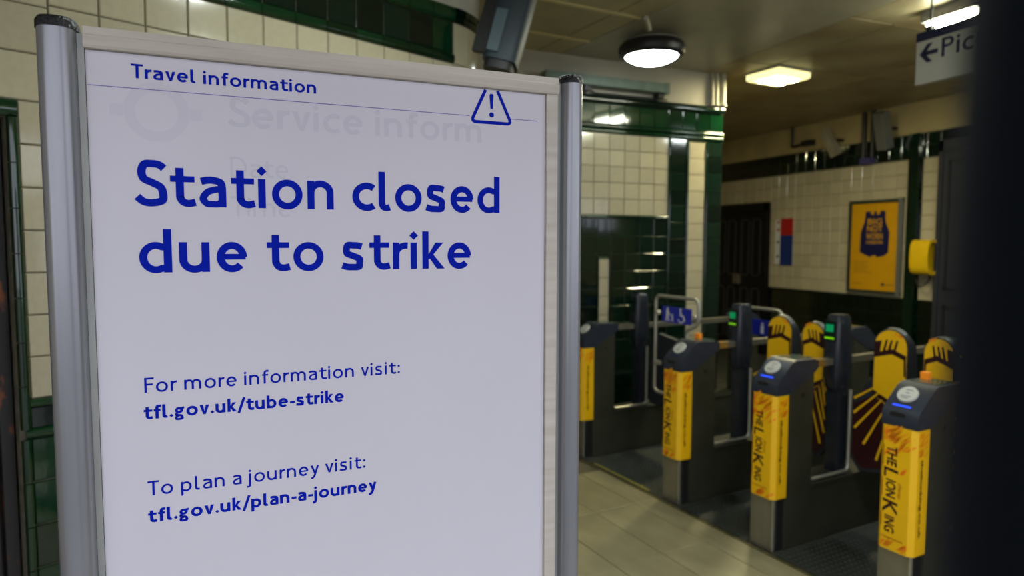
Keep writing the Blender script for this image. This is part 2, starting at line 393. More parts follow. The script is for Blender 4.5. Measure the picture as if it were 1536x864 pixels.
def tiles_joined(parent, regions, kind, name='small_tiles'):
    bm = bm_new()
    for s0, s1, z0, z1 in regions:
        ns = max(1, round((s1-s0)/T)); nz = max(1, round((z1-z0)/T)); a = (s1-s0)/ns; b = (z1-z0)/nz
        for i in range(ns):
            for j in range(nz):
                x = s0+i*a; z = z0+j*b; d = random.uniform(-.0006, .0006)
                add_box(bm, x+.002, x+a-.002, -.007+d, 0, z+.002, z+b-.002)
    o = done(name, bm, M[kind], parent, bevel=0); o['kind'] = 'stuff'; return o
def half_round(n=6, d=0.018):
    return [(-0.5, 0)] + [(-0.5*cos(pi*i/n), -d*(0.35+0.65*sin(pi*i/n))) for i in range(n+1)] + [(0.5, 0)]
def rail_mesh(vertical, kind, d=0.018):
    bm = bm_new(); pr = half_round(6, d); g = 0.012
    if vertical:   # profile across x, run along z
        add_prism(bm, pr, -0.5+g, 0.5-g, 'z')
    else:
        add_prism(bm, [(p[1], p[0]) for p in pr], -0.5+g, 0.5-g, 'x')
    bmesh.ops.recalc_face_normals(bm, faces=bm.faces)
    me = bpy.data.meshes.new('rail_tile'); bm.to_mesh(me); bm.free(); me.materials.append(M[kind])
    for p in me.polygons: p.use_smooth = True
    me.set_sharp_from_angle(angle=R(40)); return me
RM = {(v, k): rail_mesh(v, k) for v in (True, False) for k in ('green', 'darkgreen')}
def rails(parent, s0, s1, z0, z1, kind, vertical, ya=0.0):
    me = RM[(vertical, kind)]; L = (z1-z0) if vertical else (s1-s0); n = max(1, round(L/T))
    for i in range(n):
        o = bpy.data.objects.new('rail_tile', me); COL.objects.link(o); o.parent = parent
        if vertical: o.location = ((s0+s1)/2, ya, z0+(i+.5)*L/n); o.scale = (s1-s0, 1, L/n)
        else: o.location = (s0+(i+.5)*L/n, ya, (z0+z1)/2); o.scale = (L/n, 1, z1-z0)

CEIL = 3.17
# ================================================================== STRUCTURE
# ---- floor: hall slab, stone tiles outside the gate line, dark vinyl inside
GL = Vector((cos(R(6.88)), sin(R(6.88)))); GWv = Vector((-sin(R(6.88)), cos(R(6.88)))); P2 = Vector((2.516, 2.654))
GROT = R(6.88)
floor = struct(box('floor', M['floor_joint'], None, -2.6, 7.1, -0.02, 9.6, -0.12, -0.006))
bm = bm_new(); add_box(bm, -0.1477, 0.1477, -0.1487, 0.1487, -0.0055, 0.0); ftm = bpy.data.meshes.new('floor_tile')
bmesh.ops.bevel(bm, geom=[e for e in bm.edges if all(v.co.z > -0.001 for v in e.verts)], offset=0.0015, segments=1, affect='EDGES')
bm.to_mesh(ftm); bm.free(); ftm.materials.append(M['floor_tile'])
froot = floor
nt_ = 0
for i in range(-13, 2):
    l0, l1 = -0.506 + 0.3*i, -0.506 + 0.3*(i+1)
    if l0 > -0.03: continue
    l1 = min(l1, -0.036)
    for j in range(-6, 5):
        w0 = 0.279 + 0.6*j; lc, wc = (l0+l1)/2, w0+.30
        p = P2 + GL*lc + GWv*wc
        sC = (p - Vector((-1.04, 2.6))).dot(Vector((.4155, -.9096)))     # in front of the left wall
        if p.y < 0.12 or p.x < -2.3 or sC < 0.02 or p.y > 5.1: continue
        if p.x > -1.5 and p.y < 1.0 and p.x < 0.2: pass
        o = bpy.data.objects.new('floor_tile', ftm); COL.objects.link(o); o.parent = floor
        o.location = (p.x, p.y, random.uniform(-.0004, .0004)); o.rotation_euler = (0, 0, GROT); o.scale = ((l1-l0)/0.3, 2.01, 1); nt_ += 1
floor_in = box('vinyl_floor', M['floor_dark'], floor, 0, 5.2, -3.2, 6.4, -0.0055, 0.0)
floor_in.location = (P2.x, P2.y, 0); floor_in.rotation_euler = (0, 0, GROT)
pav = struct(box('pavement', M['pavement'], None, -14, 14, -22, -0.02, -0.16, -0.04))
# ---- ceiling
ceil = struct(box('ceiling', M['ceil_gap'], None, -2.6, 7.1, -0.02, 9.6, CEIL+0.008, CEIL+0.15))
def cpanel(pts, mt, z=CEIL, name='ceiling_panel'):
    bm = bm_new(); c = sum((Vector(p) for p in pts), Vector((0, 0)))/len(pts)
    q = [tuple(c + (Vector(p)-c)*(1 - 0.011/max(0.1, (Vector(p)-c).length))) for p in pts]
    add_prism(bm, q, z, CEIL+0.012, 'z'); return done(name, bm, mt, ceil)
def lerp(a, b, t): return (a[0]+(b[0]-a[0])*t, a[1]+(b[1]-a[1])*t)
def seamA(y): return 2.462 + (5.2-y)*0.1193
def seamL(y): return 2.295 + (4.72-y)*0.129
ys = [0.0, 1.05, 1.65, 2.26, 2.87, 3.47, 4.08, 4.70, 5.35]
def row(k, x): return ys[k] + (x-2.1)*0.12
for k in range(len(ys)-1):
    for xa, xb in (('E', 0.55), (0.55, 1.42), (1.42, 'L'), ('L', 'A')):
        def X(v, y): return seamA(y) if v == 'A' else seamL(y) if v == 'L' else (-2.5 if v == 'E' else v)
        P = []
        for kk, v in ((k, xa), (k, xb), (k+1, xb), (k+1, xa)):
            y = row(kk, X(v, ys[kk])); P.append((X(v, y), y))
        cpanel(P, M['ceil_board'])
for k in (6, 7):   # light cover battens over the board joints
    a = (0.55, row(k, 0.55)); b = (seamA(row(k, 2.5)), row(k, 2.5))
    bm = bm_new(); d = 0.018; add_prism(bm, [(a[0], a[1]-d), (b[0], b[1]-d), (b[0], b[1]+d), (a[0], a[1]+d)], CEIL-0.006, CEIL+0.01, 'z')
    done('cover_batten', bm, M['batten'], ceil)
yy = [0.0, 1.5, 3.0, 5.35]
for a, b in zip(yy, yy[1:]):
    cpanel([(seamA(a), a), (3.93, a), (3.93, b), (seamA(b), b)], M['ceil_plain'])
xs = [3.93, 4.345, 5.5, 7.0]; ys2 = [0.0, 1.8, 3.57, 4.75, 6.1, 7.6, 9.5]
for i in range(3):
    for j in range(6):
        cpanel([(xs[i], ys2[j]), (xs[i+1], ys2[j]), (xs[i+1], ys2[j+1]), (xs[i], ys2[j+1])], M['ceil_dark'])
# ---- left wall (runs away to a rounded corner)
AZC = 65.45
def wall_obj(name, x, y, az, regions, mt, th=0.18):
    bm = bm_new()
    for s0, s1, z0, z1 in regions: add_box(bm, s0, s1, 0, th, z0, z1)
    return struct(done(name, bm, mt, None, (x, y, 0), (0, 0, R(90-az))))
wl = wall_obj('wall_left', -1.04, 2.6, AZC, [(-1.5, -0.75, 0, 3.17), (-0.75, 0.33, 2.03, 3.17), (0.33, 2.309, 0, 3.17)], M['grout'])
# plaster above the frieze, and the frieze itself
box('plaster', M['plaster'], wl, -1.5, 2.309, -0.006, 0, 2.872, 3.168)
zr = 1.07
J = [0.62+T*i-T for i in range(0, 12)]
tiles(wl, 0.465, 2.17, zr, 2.575, 'cream', ns=11, nz=10)
tiles(wl, 2.17, 2.309, zr, 2.575, 'cream', ns=1, nz=10)
tiles(wl, 0.366, 0.465, zr, 2.09, 'cream', ns=1, nz=7)
tiles(wl, 0.31, 0.465, 2.09, 2.575, 'cream', ns=1, nz=3)
tiles(wl, -0.31, 0.31, 2.09, 2.575, 'cream', ns=4, nz=3)
rails(wl, -0.775, 0.365, 2.032, 2.09, 'green', False, -0.004)
rails(wl, 0.332, 0.366, 0.965, 2.032, 'green', True, -0.004)
rails(wl, -0.62, 2.309, 2.575, 2.625, 'green', False, -0.002)
tiles(wl, -0.62, 2.17, 2.625, 2.79, 'darkgreen', ns=18, nz=1)
tiles(wl, 2.17, 2.309, 2.625, 2.79, 'green', ns=1, nz=1)
rails(wl, -0.62, 2.309, 2.79, 2.868, 'green', False, -0.012)
rails(wl, 0.36, 2.309, 1.04, 1.07, 'green', False, -0.003)
tiles(wl, 0.345, 2.309, 0.968, 1.04, 'darkgreen', ns=12, nz=1)
rails(wl, 0.345, 2.309, 0.932, 0.968, 'green', False, -0.003)
rails(wl, 0.332, 0.362, 0.0, 0.932, 'green', True, -0.004)
tiles(wl, 0.362, 0.465, 0, 0.932, 'green', ns=1, nz=6)
tiles_joined(wl, [(0.465, 2.309, 0, 0.932)], 'darkgreen')
# rounded corner, radius .44
CC = Vector((0.877, 3.96)); RC = 0.44
a0c, a1c = R(AZC*-1 - 0), 0.0          # outward angles: from the left wall's normal (-65.45 deg) round to +x (0 deg)
def curved(name, mt, z0, z1, r0, r1, b0, b1, parent, n=4, gap=0.0):
    bm = bm_new(); A = []
    for i in range(n+1):
        t = b0 + (b1-b0)*i/n
        A.append([bm.verts.new((r*cos(t), r*sin(t), z)) for r, z in ((r0, z0), (r1, z0), (r1, z1), (r0, z1))])
    for p, q in zip(A, A[1:]):
        for k in range(4): bm.faces.new([p[k], p[(k+1) % 4], q[(k+1) % 4], q[k]])
    bm.faces.new(A[0][::-1]); bm.faces.new(A[-1])
    return done(name, bm, mt, parent, smooth=True)
AC0 = math.atan2(-.9096, .4155); AC1 = 0.0
wc = curved('wall_corner', M['grout'], 0, 3.17, 0.02, RC-0.0, AC0, AC1, None, 14); wc.location = (CC.x, CC.y, 0); struct(wc)
curved('plaster', M['plaster'], 2.872, 3.168, RC, RC+0.006, AC0, AC1, wc, 14)
nc = 4
for i in range(nc):
    b0 = AC0 + (AC1-AC0)*i/nc + 0.004; b1 = AC0 + (AC1-AC0)*(i+1)/nc - 0.004
    zz = [0.155*k for k in range(7)] + [1.07 + .1505*k for k in range(1, 11)]
    for z0, z1 in zip(zz, zz[1:]):
        if z0 < 0.95 and z1 > 1.0: z0, z1 = 0.93, 1.07
        curved('tile', M['darkgreen'] if z1 < 1.1 and z0 < 1.0 else M['cream'], z0+.002, z1-.002, RC, RC+0.008, b0, b1, wc, 3)
    curved('tile', M['cream'], 2.577, 2.788, RC, RC+0.008, b0, b1, wc, 3)
    curved('rail_tile', M['darkgreen'], 2.793, 2.829, RC, RC+0.014, b0, b1, wc, 3)
    curved('rail_tile', M['darkgreen'], 2.829, 2.868, RC, RC+0.022, b0, b1, wc, 3)
# short return running back to the rear wall
wr = struct(box('wall_return', M['plaster'], None, 1.0, 1.317, 3.96, 5.1, 0, 3.17))
tiles_w = None
# side wall by the entrance
struct(box('wall_side', M['plaster_far'], None, -2.6, -2.42, 0.0, 1.95, 0, 3.17))
# ---- dark steel doorway in the left wall
d1 = struct(box('door_1', M['black'], None, -0.75, 0.328, 0.10, 0.16, 0.0, 2.03)); d1.location = (-1.04, 2.6, 0); d1.rotation_euler = (0, 0, R(90-AZC))
for a, b in ((0.285, 0.322), (-0.1, -0.06), (-0.45, -0.41)):
    box('door_stile', M['rust'], d1, a, b, 0.045, 0.10, 0.0, 2.03, bevel=0.004)
for z0 in (0.5, 0.55): pass
for k in range(8): box('door_rib', M['rust'], d1, 0.03+0.032*k, 0.05+0.032*k, 0.07, 0.10, 0.0, 2.03)
# ---- back wall with the green pilaster
AZA = 88.08
wb = wall_obj('wall_back', 4.17, 5.2, AZA, [(-3.1, 0, 0, 3.17)], M['grout_green'], 0.3)
box('plaster', M['plaster'], wb, -3.1, 0.0, -0.006, 0, 2.87, 3.168)
S1, S2, S3 = -0.61, -0.387, -0.197
tiles(wb, -2.005, S1, 1.85, 2.55, 'cream', ns=9, nz=5)
tiles_joined(wb, [(-3.09, -2.01, 1.85, 2.55)], 'cream')
tiles(wb, -2.005, 0, 2.63, 2.80, 'green', ns=13, nz=1)
rails(wb, -2.16, 0, 2.80, 2.865, 'darkgreen', False, -0.012)
rails(wb, -2.16, 0, 2.59, 2.63, 'green', False, -0.006)
rails(wb, -2.16, 0, 2.55, 2.59, 'green', False, 0.0)
tiles(wb, S1+0.02, S2-0.025, 0.0, 2.55, 'darkgreen', ns=1, nz=17)
rails(wb, S1, S1+0.02, 0.0, 2.55, 'green', True); rails(wb, S2-0.025, S2, 0.0, 2.53, 'green', True)
tiles(wb, S2, S3, 0.0, 2.53, 'cream', ns=1, nz=17)
rails(wb, S3, S3+0.022, 0.0, 2.53, 'green', True)
tiles(wb, S3+0.022, 0, 0.0, 2.55, 'darkgreen', ns=1, nz=17)
rails(wb, -2.16, S1, 1.825, 1.85, 'green', False)
tiles(wb, -2.005, -1.335, 0.6, 1.825, 'darkgreen', ns=4, nz=8)
tiles(wb, -1.335, -1.208, 1.49, 1.825, 'darkgreen', ns=1, nz=2)
tiles(wb, -1.208, S1, 0.6, 1.825, 'darkgreen', ns=4, nz=8)
rails(wb, -1.335, -1.322, 0.0, 1.49, 'green', True); rails(wb, -1.221, -1.208, 0.0, 1.49, 'green', True)
tiles(wb, -1.322, -1.221, 0.0, 1.466, 'cream', ns=1, nz=9)
tiles_joined(wb, [(-2.005, -1.335, 0, 0.6), (-1.208, S1, 0, 0.6), (-3.09, -2.01, 0, 1.825)], 'darkgreen')
# ---- right wall, local s runs towards the street from y = 9.5
wrt = wall_obj('wall_right', 6.95, 9.5, 180, [(0, 9.6, 0, 3.17)], M['grout'], 0.2)
def sb(y): return 9.5-y
box('plaster', M['plaster_far'], wrt, 0, 9.4, -0.006, 0, 2.825, 3.168)
tiles(wrt, sb(7.57), sb(5.45), 0.98, 2.54, 'cream', ns=14, nz=10)
tiles(wrt, sb(8.9), sb(7.57), 2.19, 2.54, 'cream', ns=9, nz=2)
tiles(wrt, sb(5.275), sb(5.075), 0.98, 2.54, 'cream', ns=1, nz=10)
tiles(wrt, sb(7.57), sb(5.075), 2.55, 2.815, 'darkgreen', ns=16, nz=2)
rails(wrt, sb(7.57), sb(5.45), 0.95, 0.98, 'darkgreen', False)
tiles_joined(wrt, [(sb(8.9), sb(7.57), 2.55, 2.815), (sb(5.45), sb(5.275), 0.0, 2.55), (sb(7.57), sb(5.45), 0, 0.95), (sb(5.275), sb(5.075), 0, 0.98), (sb(5.07), sb(4.5), 2.55, 2.82)], 'darkgreen')
box('pilaster', M['darkgreen'], wrt, sb(5.42), sb(5.30), -0.05, -0.007, 0, 2.82, bevel=0.006)
# double panelled door
def panel_door(name, s0, s1, z1, leaves, mt):
    d = struct(box(name, mt, None, s0, s1, -0.05, -0.0, 0, z1)); d.location = (6.95, 9.5, 0); d.rotation_euler = (0, 0, R(-90))
    L = (s1-s0-0.12)/leaves
    for k in range(leaves):
        a = s0+0.06+k*L
        for za, zb in ((0.15, 0.95), (1.12, z1-0.22)):
            for j in range(2):
                x0 = a+0.05+j*(L-0.06)/2; x1 = x0+(L-0.06)/2-0.05
                bm = bm_new()
                for q in ((x0, x1, za, za+.025), (x0, x1, zb-.025, zb), (x0, x0+.025, za, zb), (x1-.025, x1, za, zb)): add_box(bm, q[0], q[1], -0.064, -0.05, q[2], q[3])
                done('door_panel', bm, M['door_slate'] if mt is M['doorpaint'] else M['groove'], d)
        h_ = box('door_handle', M['steel'], d, a+(L-0.06 if k == 0 else 0.02), a+(L-0.03 if k == 0 else 0.05), -0.10, -0.05, 1.0, 1.14, bevel=0.004)
    bm = bm_new(); add_box(bm, s0-.0, s0+.05, -.075, -.05, 0, z1); add_box(bm, s1-.05, s1, -.075, -.05, 0, z1); add_box(bm, s0, s1, -.075, -.05, z1-.12, z1)
    done('door_frame', bm, mt, d); return d
panel_door('door_2', sb(8.75), sb(7.575), 2.18, 2, M['doorpaint'])
d3 = panel_door('door_3', sb(5.05), sb(3.7), 2.70, 1, M['door_slate'])
# far end and street side
struct(box('wall_far', M['plaster_far'], None, 1.0, 7.1, 9.5, 9.7, 0, 3.17))
struct(box('wall_passage', M['plaster_far'], None, 4.0, 4.17, 5.52, 9.5, 0, 3.17))
struct(box('wall_front', M['plaster_far'], None, 3.4, 7.1, -0.2, 0.0, 0, 1.86))
struct(box('trim_1', M['plaster_far'], None, -2.6, 7.1, -0.2, 0.0, 2.40, 3.17))
struct(box('trim_2', M['plaster_far'], None, 3.4, 4.75, -0.2, 0.0, 1.861, 2.399))
struct(box('trim_3', M['plaster_far'], None, 6.55, 7.1, -0.2, 0.0, 1.861, 2.399))
wn = struct(box('window_1', M['black'], None, 4.751, 6.549, -0.14, -0.06, 1.861, 1.885))
for x in (5.02, 5.30, 5.48, 5.80, 5.98, 6.25): box('mullion', M['black'], wn, x, x+.055, -.13, -.07, 1.8851, 2.399)
# ---- rubber mat between and before the gates, with raised studs
mt_ = thing('rubber_mat', 'dark studded rubber mat under and between the ticket gates', 'mat', (P2.x, P2.y, 0), GROT)
for wa, wb_ in ((-2.4, -0.735), (-0.535, -0.02), (0.175, 0.695), (0.885, 1.715), (1.925, 2.45)): box('mat_base', M['mat'], mt_, -0.012, 1.95, wa, wb_, 0.0005, 0.004)
bm = bm_new()
def free(l, w_):
    for g0 in (0.0, 0.715, -0.715, 1.75, -1.43):
        if g0-0.03 < w_ < g0+0.19 and l > -0.03: return False
    return True
stp = 0.034
for i in range(int(1.9/stp)):
    for j in range(int(3.9/stp)):
        l, w_ = 0.01+i*stp, -1.6+j*stp
        if not free(l, w_): continue
        q = 0.0085; a = [bm.verts.new((l+dx*q, w_+dy*q, 0.004)) for dx, dy in ((-1,-1),(1,-1),(1,1),(-1,1))]
        b = [bm.verts.new((l+dx*q*.6, w_+dy*q*.6, 0.0075)) for dx, dy in ((-1,-1),(1,-1),(1,1),(-1,1))]
        bm.faces.new(b)
        for k in range(4): bm.faces.new([a[k], a[(k+1) % 4], b[(k+1) % 4], b[k]])
o = done('mat_studs', bm, M['mat'], mt_); o['kind'] = 'stuff'
box('edge_strip', M['brass'], mt_, -0.034, -0.024, -2.4, 2.45, 0.0005, 0.005)
yl = box('floor_line', M['yellow_line'], None, -0.004, 0.022, 1.00, 1.60, 0.0041, 0.0055)
yl.location = (P2.x, P2.y, 0); yl.rotation_euler = (0, 0, GROT)
yl['label'] = 'worn yellow line on the floor at the mat edge beside the sign'; yl['category'] = 'floor marking'

# ================================================================== INFORMATION SIGN
bd = thing('information_sign', 'tall white travel information sign with grey aluminium posts and cream rails', 'sign', (-0.197, 1.0681, 0), R(90-88.11))
def post(x0, x1):
    cx, hx = (x0+x1)/2, (x1-x0)/2
    pts = superellipse(cx, 0.010, hx, 0.032, 2.5, 48)
    p = prism('post', M['alu'], bd, pts, 0.06, 1.8975, 'z', smooth=True)
    bm = bm_new(); rings = []
    for z, k in ((1.8975, 1.05), (1.9065, 1.05), (1.9115, 0.93), (1.9125, 0.80)):
        rings.append([bm.verts.new((cx+(x-cx)*k, 0.010+(y-0.010)*k, z)) for x, y in pts])
    for A, B in zip(rings, rings[1:]):
        for i in range(len(A)): bm.faces.new([A[i], A[(i+1) % len(A)], B[(i+1) % len(A)], B[i]])
    bm.faces.new(rings[0][::-1]); bm.faces.new(rings[-1]); done('cap', bm, M['cap'], p, smooth=True)
    prism('foot', M['cap'], p, superellipse(cx, 0.01, 0.035, 0.30, 5, 28), 0.0, 0.06, 'z', bevel=0.008)
post(-0.0530, -0.0055); post(0.7205, 0.7615)
box('channel', M['slot'], bd, -0.0065, 0.0015, -0.004, 0.02, 0.74, 1.895, bevel=0.0008)
box('channel', M['slot'], bd, 0.7125, 0.7215, 0.0, 0.02, 0.74, 1.900, bevel=0.0008)
bm = bm_new(); add_prism(bm, [(-0.010, 1.8765), (-0.012, 1.880), (-0.012, 1.8925), (-0.010, 1.8945), (-0.009, 1.9045), (0.014, 1.9045), (0.014, 1.8765)], 0.0015, 0.7125, 'x')
done('rail', bm, M['rail'], bd)
box('rail', M['rail'], bd, 0.6915, 0.7125, -0.006, 0.014, 0.74, 1.8765, bevel=0.001)
box('rail', M['rail'], bd, 0.0015, 0.6915, -0.006, 0.014, 0.74, 0.77, bevel=0.001)
box('backboard', M['backboard'], bd, 0.0015, 0.6915, 0.004, 0.012, 0.77, 1.8765)
pst = box('poster', M['paper'], bd, 0.0020, 0.6905, 0.0000, 0.0035, 0.775, 1.8758)
Yg, Yi = -0.0002, -0.0004
# faint print showing through from the sheet behind
lettering('show_through_lettering', pst, 'Service inform', 0.1785, 1.786, 0.0425, 0.3925, M['ghost'], 0.155, 0.14, Yg)
lettering('show_through_lettering', pst, 'Date', 0.1785, 1.7135, 0.029, 0.080, M['ghost'], 0.12, 0.14, Yg)
lettering('show_through_lettering', pst, 'Time', 0.1775, 1.656, 0.029, 0.085, M['ghost'], 0.12, 0.14, Yg)
bm = bm_new(); A = arc(0.0855, 1.799, 0.041, 0.041, 0, 360, 40); B = arc(0.0855, 1.799, 0.027, 0.027, 0, 360, 40)
va = [bm.verts.new((p[0], Yg, p[1])) for p in A]; vb = [bm.verts.new((p[0], Yg, p[1])) for p in B]
for i in range(40): bm.faces.new([va[i], va[i+1], vb[i+1], vb[i]])
for xa, xb in ((0.028, 0.0440), (0.127, 0.143)):
    v = [bm.verts.new((x, Yg, z)) for x, z in ((xa, 1.791), (xb, 1.791), (xb, 1.807), (xa, 1.807))]; bm.faces.new(v)
done('show_through_roundel', bm, M['ghost_faint'], pst)
lettering('lettering', pst, 'Travel information', 0.0555, 1.8435, 0.0193, 0.2465, M['ink'], 0.168, 0.15, Yi)
lettering('lettering', pst, 'Station closed', 0.0567, 1.6685, 0.0635, 0.5475, M['ink'], 0.163, 0.135, Yi)
lettering('lettering', pst, 'due to strike', 0.0570, 1.5745, 0.0635, 0.4930, M['ink'], 0.163, 0.14, Yi)
lettering('lettering', pst, 'For more information visit:', 0.0580, 1.4035, 0.0215, 0.3700, M['ink'], 0.135, 0.19, Yi)
lettering('lettering', pst, 'tfl.gov.uk/tube-strike', 0.0560, 1.3650, 0.0205, 0.2800, M['ink'], 0.19, 0.125, Yi)
lettering('lettering', pst, 'To plan a journey visit:', 0.0576, 1.2530, 0.0215, 0.3120, M['ink'], 0.135, 0.19, Yi)
lettering('lettering', pst, 'tfl.gov.uk/plan-a-journey', 0.0568, 1.2135, 0.0205, 0.3290, M['ink'], 0.19, 0.125, Yi)
bm = bm_new()
for a, b in ((0.0035, 0.5500), (0.6255, 0.6760)):
    v = [bm.verts.new((x, Yi, z)) for x, z in ((a, 1.8288), (b, 1.8288), (b, 1.8299), (a, 1.8299))]; bm.faces.new(v)
done('ruled_line', bm, M['rule'], pst)
# warning triangle, its tip cut off by the top edge, with an exclamation mark
bm = bm_new()
def strip(pts, wd, closed=False):
    n = len(pts); L = []; Rr = []
    for i, p in enumerate(pts):
        a = pts[i-1] if (i or closed) else p; b = pts[(i+1) % n] if (i < n-1 or closed) else p
        dx, dz = b[0]-a[0], b[1]-a[1]; l = math.hypot(dx, dz); nx, nz = -dz/l*wd/2, dx/l*wd/2
        L.append(bm.verts.new((p[0]+nx, Yi, p[1]+nz))); Rr.append(bm.verts.new((p[0]-nx, Yi, p[1]-nz)))
    for i in range(n-1): bm.faces.new([L[i], L[i+1], Rr[i+1], Rr[i]])
TL, TR_ = (0.5735, 1.8745), (0.6055, 1.8745); BL, BR = (0.5530, 1.8215), (0.6250, 1.8215)
path = round_path([(0.5785, 1.8745, 0), (0.5525, 1.8205, 0), (0.6260, 1.8205, 0), (0.6000, 1.8745, 0)], 0.009, 6)
strip([(p.x, p.y) for p in path], 0.0055)
v = [bm.verts.new((x, Yi, z)) for x, z in ((0.5855, 1.8655), (0.5868, 1.8685), (0.5917, 1.8685), (0.5930, 1.8655), (0.5913, 1.8435), (0.5872, 1.8435))]; bm.faces.new(v)
v = [bm.verts.new((0.5893+0.0044*cos(2*pi*k/16), Yi, 1.8335+0.0044*sin(2*pi*k/16))) for k in range(16)]; bm.faces.new(v)
done('warning_triangle', bm, M['ink'], pst)

# ================================================================== TICKET GATES
WB = 0.155
def bulge(w_):
    t = max(0.0, min(1.0, (w_-.004)/(WB-.006))); return .014*min(1.0, sin(pi*t)/sin(pi*.10))
def gate(P, label, paddles, wide=False, orange=False, amber=True):
    g = thing('ticket_gate', label, 'ticket gate', (P[0], P[1], 0), GROT, 'yellow wrapped ticket gates')
    for rear in (False, True):
        def X(s): return 1.9 - s if rear else s
        def bx(name, mt, s0, s1, w0, w1, z0, z1, bevel=0, par=g):
            a, b = sorted((X(s0), X(s1))); return box(name, mt, par, a, b, w0, w1, z0, z1, bevel=bevel)
        cab = prism('cabinet', M['steel_dark'], g, [(X(.078), .004), (X(.275), .004), (X(.275), .935), (X(.085), .832), (X(.078), .832)], 0.0, WB, 'y', bevel=0.003)
        bx('front_plate', M['steel'], 0.0, 0.03, 0.012, WB, 0.004, 0.40, bevel=0.006)
        bx('edge_strip', M['steel_edge'], -0.001, 0.010, 0.006, 0.016, 0.004, 0.40)
        bx('side_groove', M['groove'], 0.0105, 0.077, 0.012, WB-.006, 0.004, 0.50)
        prism('card_slot', M['groove'], cab, [(X(.182), .807), (X(.204), .807), (X(.204), .832), (X(.182), .832)], -0.0015, 0.004, 'y')
        if not rear:
            # wrap with a bowed front
            xs_ = [(0.082, -0.001), (0.002, -0.001)] + [(-0.004-bulge(0.004+(WB-.006)*t), 0.004+(WB-.006)*t) for t in (0, .02, .05, .08, .101, .899, .92, .95, .98, 1)] + [(0.0, WB+.001), (0.082, WB+.001)]
            wr_ = prism('wrap', M['wrap'], g, xs_, 0.285, 0.830, 'z', smooth=True)
        prof = [(-.010, .832), (.090, .832), (.285, .937), (.305, .955), (.305, .992), (.270, 1.003), (.130, 1.006), (.095, .990), (.008, .912), (-.010, .885)]
        hd = prism('head', M['head'], g, [(X(a), b) for a, b in prof], -0.003, WB+0.003, 'y', bevel=0.006, seg=2)
        bx('display_glass', M['topglass'], .150, .285, .020, WB-.02, 1.0045, 1.0085, par=hd)
        ang = math.atan2(.078, .087)
        def slope(u, w_, h=0.0):   # u metres up the sloping face from its foot
            s = .008 + u*cos(ang) - h*sin(ang); z = .912 + u*sin(ang) + h*cos(ang); return (X(s), w_, z)
        bm = bm_new()
        vb = [bm.verts.new(slope(.072+.043*cos(2*pi*k/28), .088+.043*sin(2*pi*k/28), .001)) for k in range(28)]
        vt = [bm.verts.new(slope(.072+.041*cos(2*pi*k/28), .088+.041*sin(2*pi*k/28), .010)) for k in range(28)]
        bm.faces.new(vt)
        for k in range(28): bm.faces.new([vb[k], vb[(k+1) % 28], vt[(k+1) % 28], vt[k]])
        ds = done('reader_disc', bm, M['disc'], hd)
        if not rear:
            for uu, l0, l1 in ((.092, .070, .100), (.076, .080, .096), (.058, .066, .112), (.048, .074, .106)):
                bm = bm_new(); v = [bm.verts.new(slope(a, b, .0106)) for a, b in ((uu-.002, l0), (uu+.002, l0), (uu+.002, l1), (uu-.002, l1))]; bm.faces.new(v)
                done('disc_print', bm, M['disc_ink'], hd)
            bm = bm_new(); v = [bm.verts.new(slope(a, b, .0025)) for a, b in ((.004, .045), (.013, .045), (.013, .125), (.004, .125))]; bm.faces.new(v)
            done('status_light', bm, M['led_blue'] if not wide and not orange or label.startswith('nearest') else M['navy'], hd)
            bx('ticket_slot', M['groove'], -.0115, -.009, .055, .120, .875, .893, par=hd)
    box('base', M['steel_dark'], g, .275, 1.625, 0.004, WB-.004, 0.004, 0.315, bevel=0.004)
    box('base_ledge', M['steel_dark'], g, .276, 1.624, -0.010, WB+.010, 0.316, 0.330, bevel=0.003)
    box('arm', M['steel'], g, .300, .520, .055, .100, .942, .978, bevel=0.004)
    box('arm', M['steel'], g, .640, 1.600, .055, .100, .942, .978, bevel=0.004)
    if amber: box('amber_reflection', M['amber_dim'], g, .330, .430, .0535, .1015, .9405, .9795)  # amber reflection on the arm, painted as a tinted sleeve
    # reader pod on its post
    bm = bm_new(); rings = []
    for z, k in ((.790, .72), (.810, .90), (.90, 1.06), (1.00, 1.06), (1.15, .94), (1.205, .86), (1.218, .70)):
        rings.append([bm.verts.new((.575+(x-.575)*k, .08+(y-.08)*k, z)) for x, y in superellipse(.575, .08, .068, .052, 3.6, 28)])
    for A, B in zip(rings, rings[1:]):
        for i in range(28): bm.faces.new([A[i], A[(i+1) % 28], B[(i+1) % 28], B[i]])
    bm.faces.new(rings[0][::-1]); bm.faces.new(rings[-1])
    pod = done('display_pod', bm, M['pod'], g, smooth=True)
    box('display_screen', M['screen'], pod, .499, .503, .045, .115, 1.075, 1.185)
    if not wide:
        box('display_arrow', M['led_green'], pod, .4965, .4988, .058, .104, 1.125, 1.165)
        box('display_bar', M['led_lime'], pod, .4965, .4988, .052, .110, 1.085, 1.094)
    box('pod_post', M['pod'], g, .540, .625, .045, .115, .331, .789, bevel=0.01)
    tube('guard_rail', M['tube'], g, round_path([(.60, .012, .800), (.60, .012, .345), (.290, .012, .345)], .04), .010, 10)
    if orange:
        box('indicator_lamp', M['amber'], g, .225, .255, .100, .135, 1.0035, 1.040, bevel=0.003)
    # printed wrap: words run down the front
    def fr(y0, y1, z0, z1):
        def f(u, v_):
            w_ = y1 + (y0-y1)*v_; return (-.0052-bulge(min(w_, .1375)), w_, z0+(z1-z0)*u)
        return f
    # local +y is to the left as seen from the street, letters' tops face right
    printed('lettering', wr_front(g), 'THE', M['maroon'], fr(.076, .120, .742, .655), bold=.022, shear=.12)
    printed('lettering', wr_front(g), 'L', M['maroon'], fr(.068, .131, .649, .606), bold=.012, shear=.12)
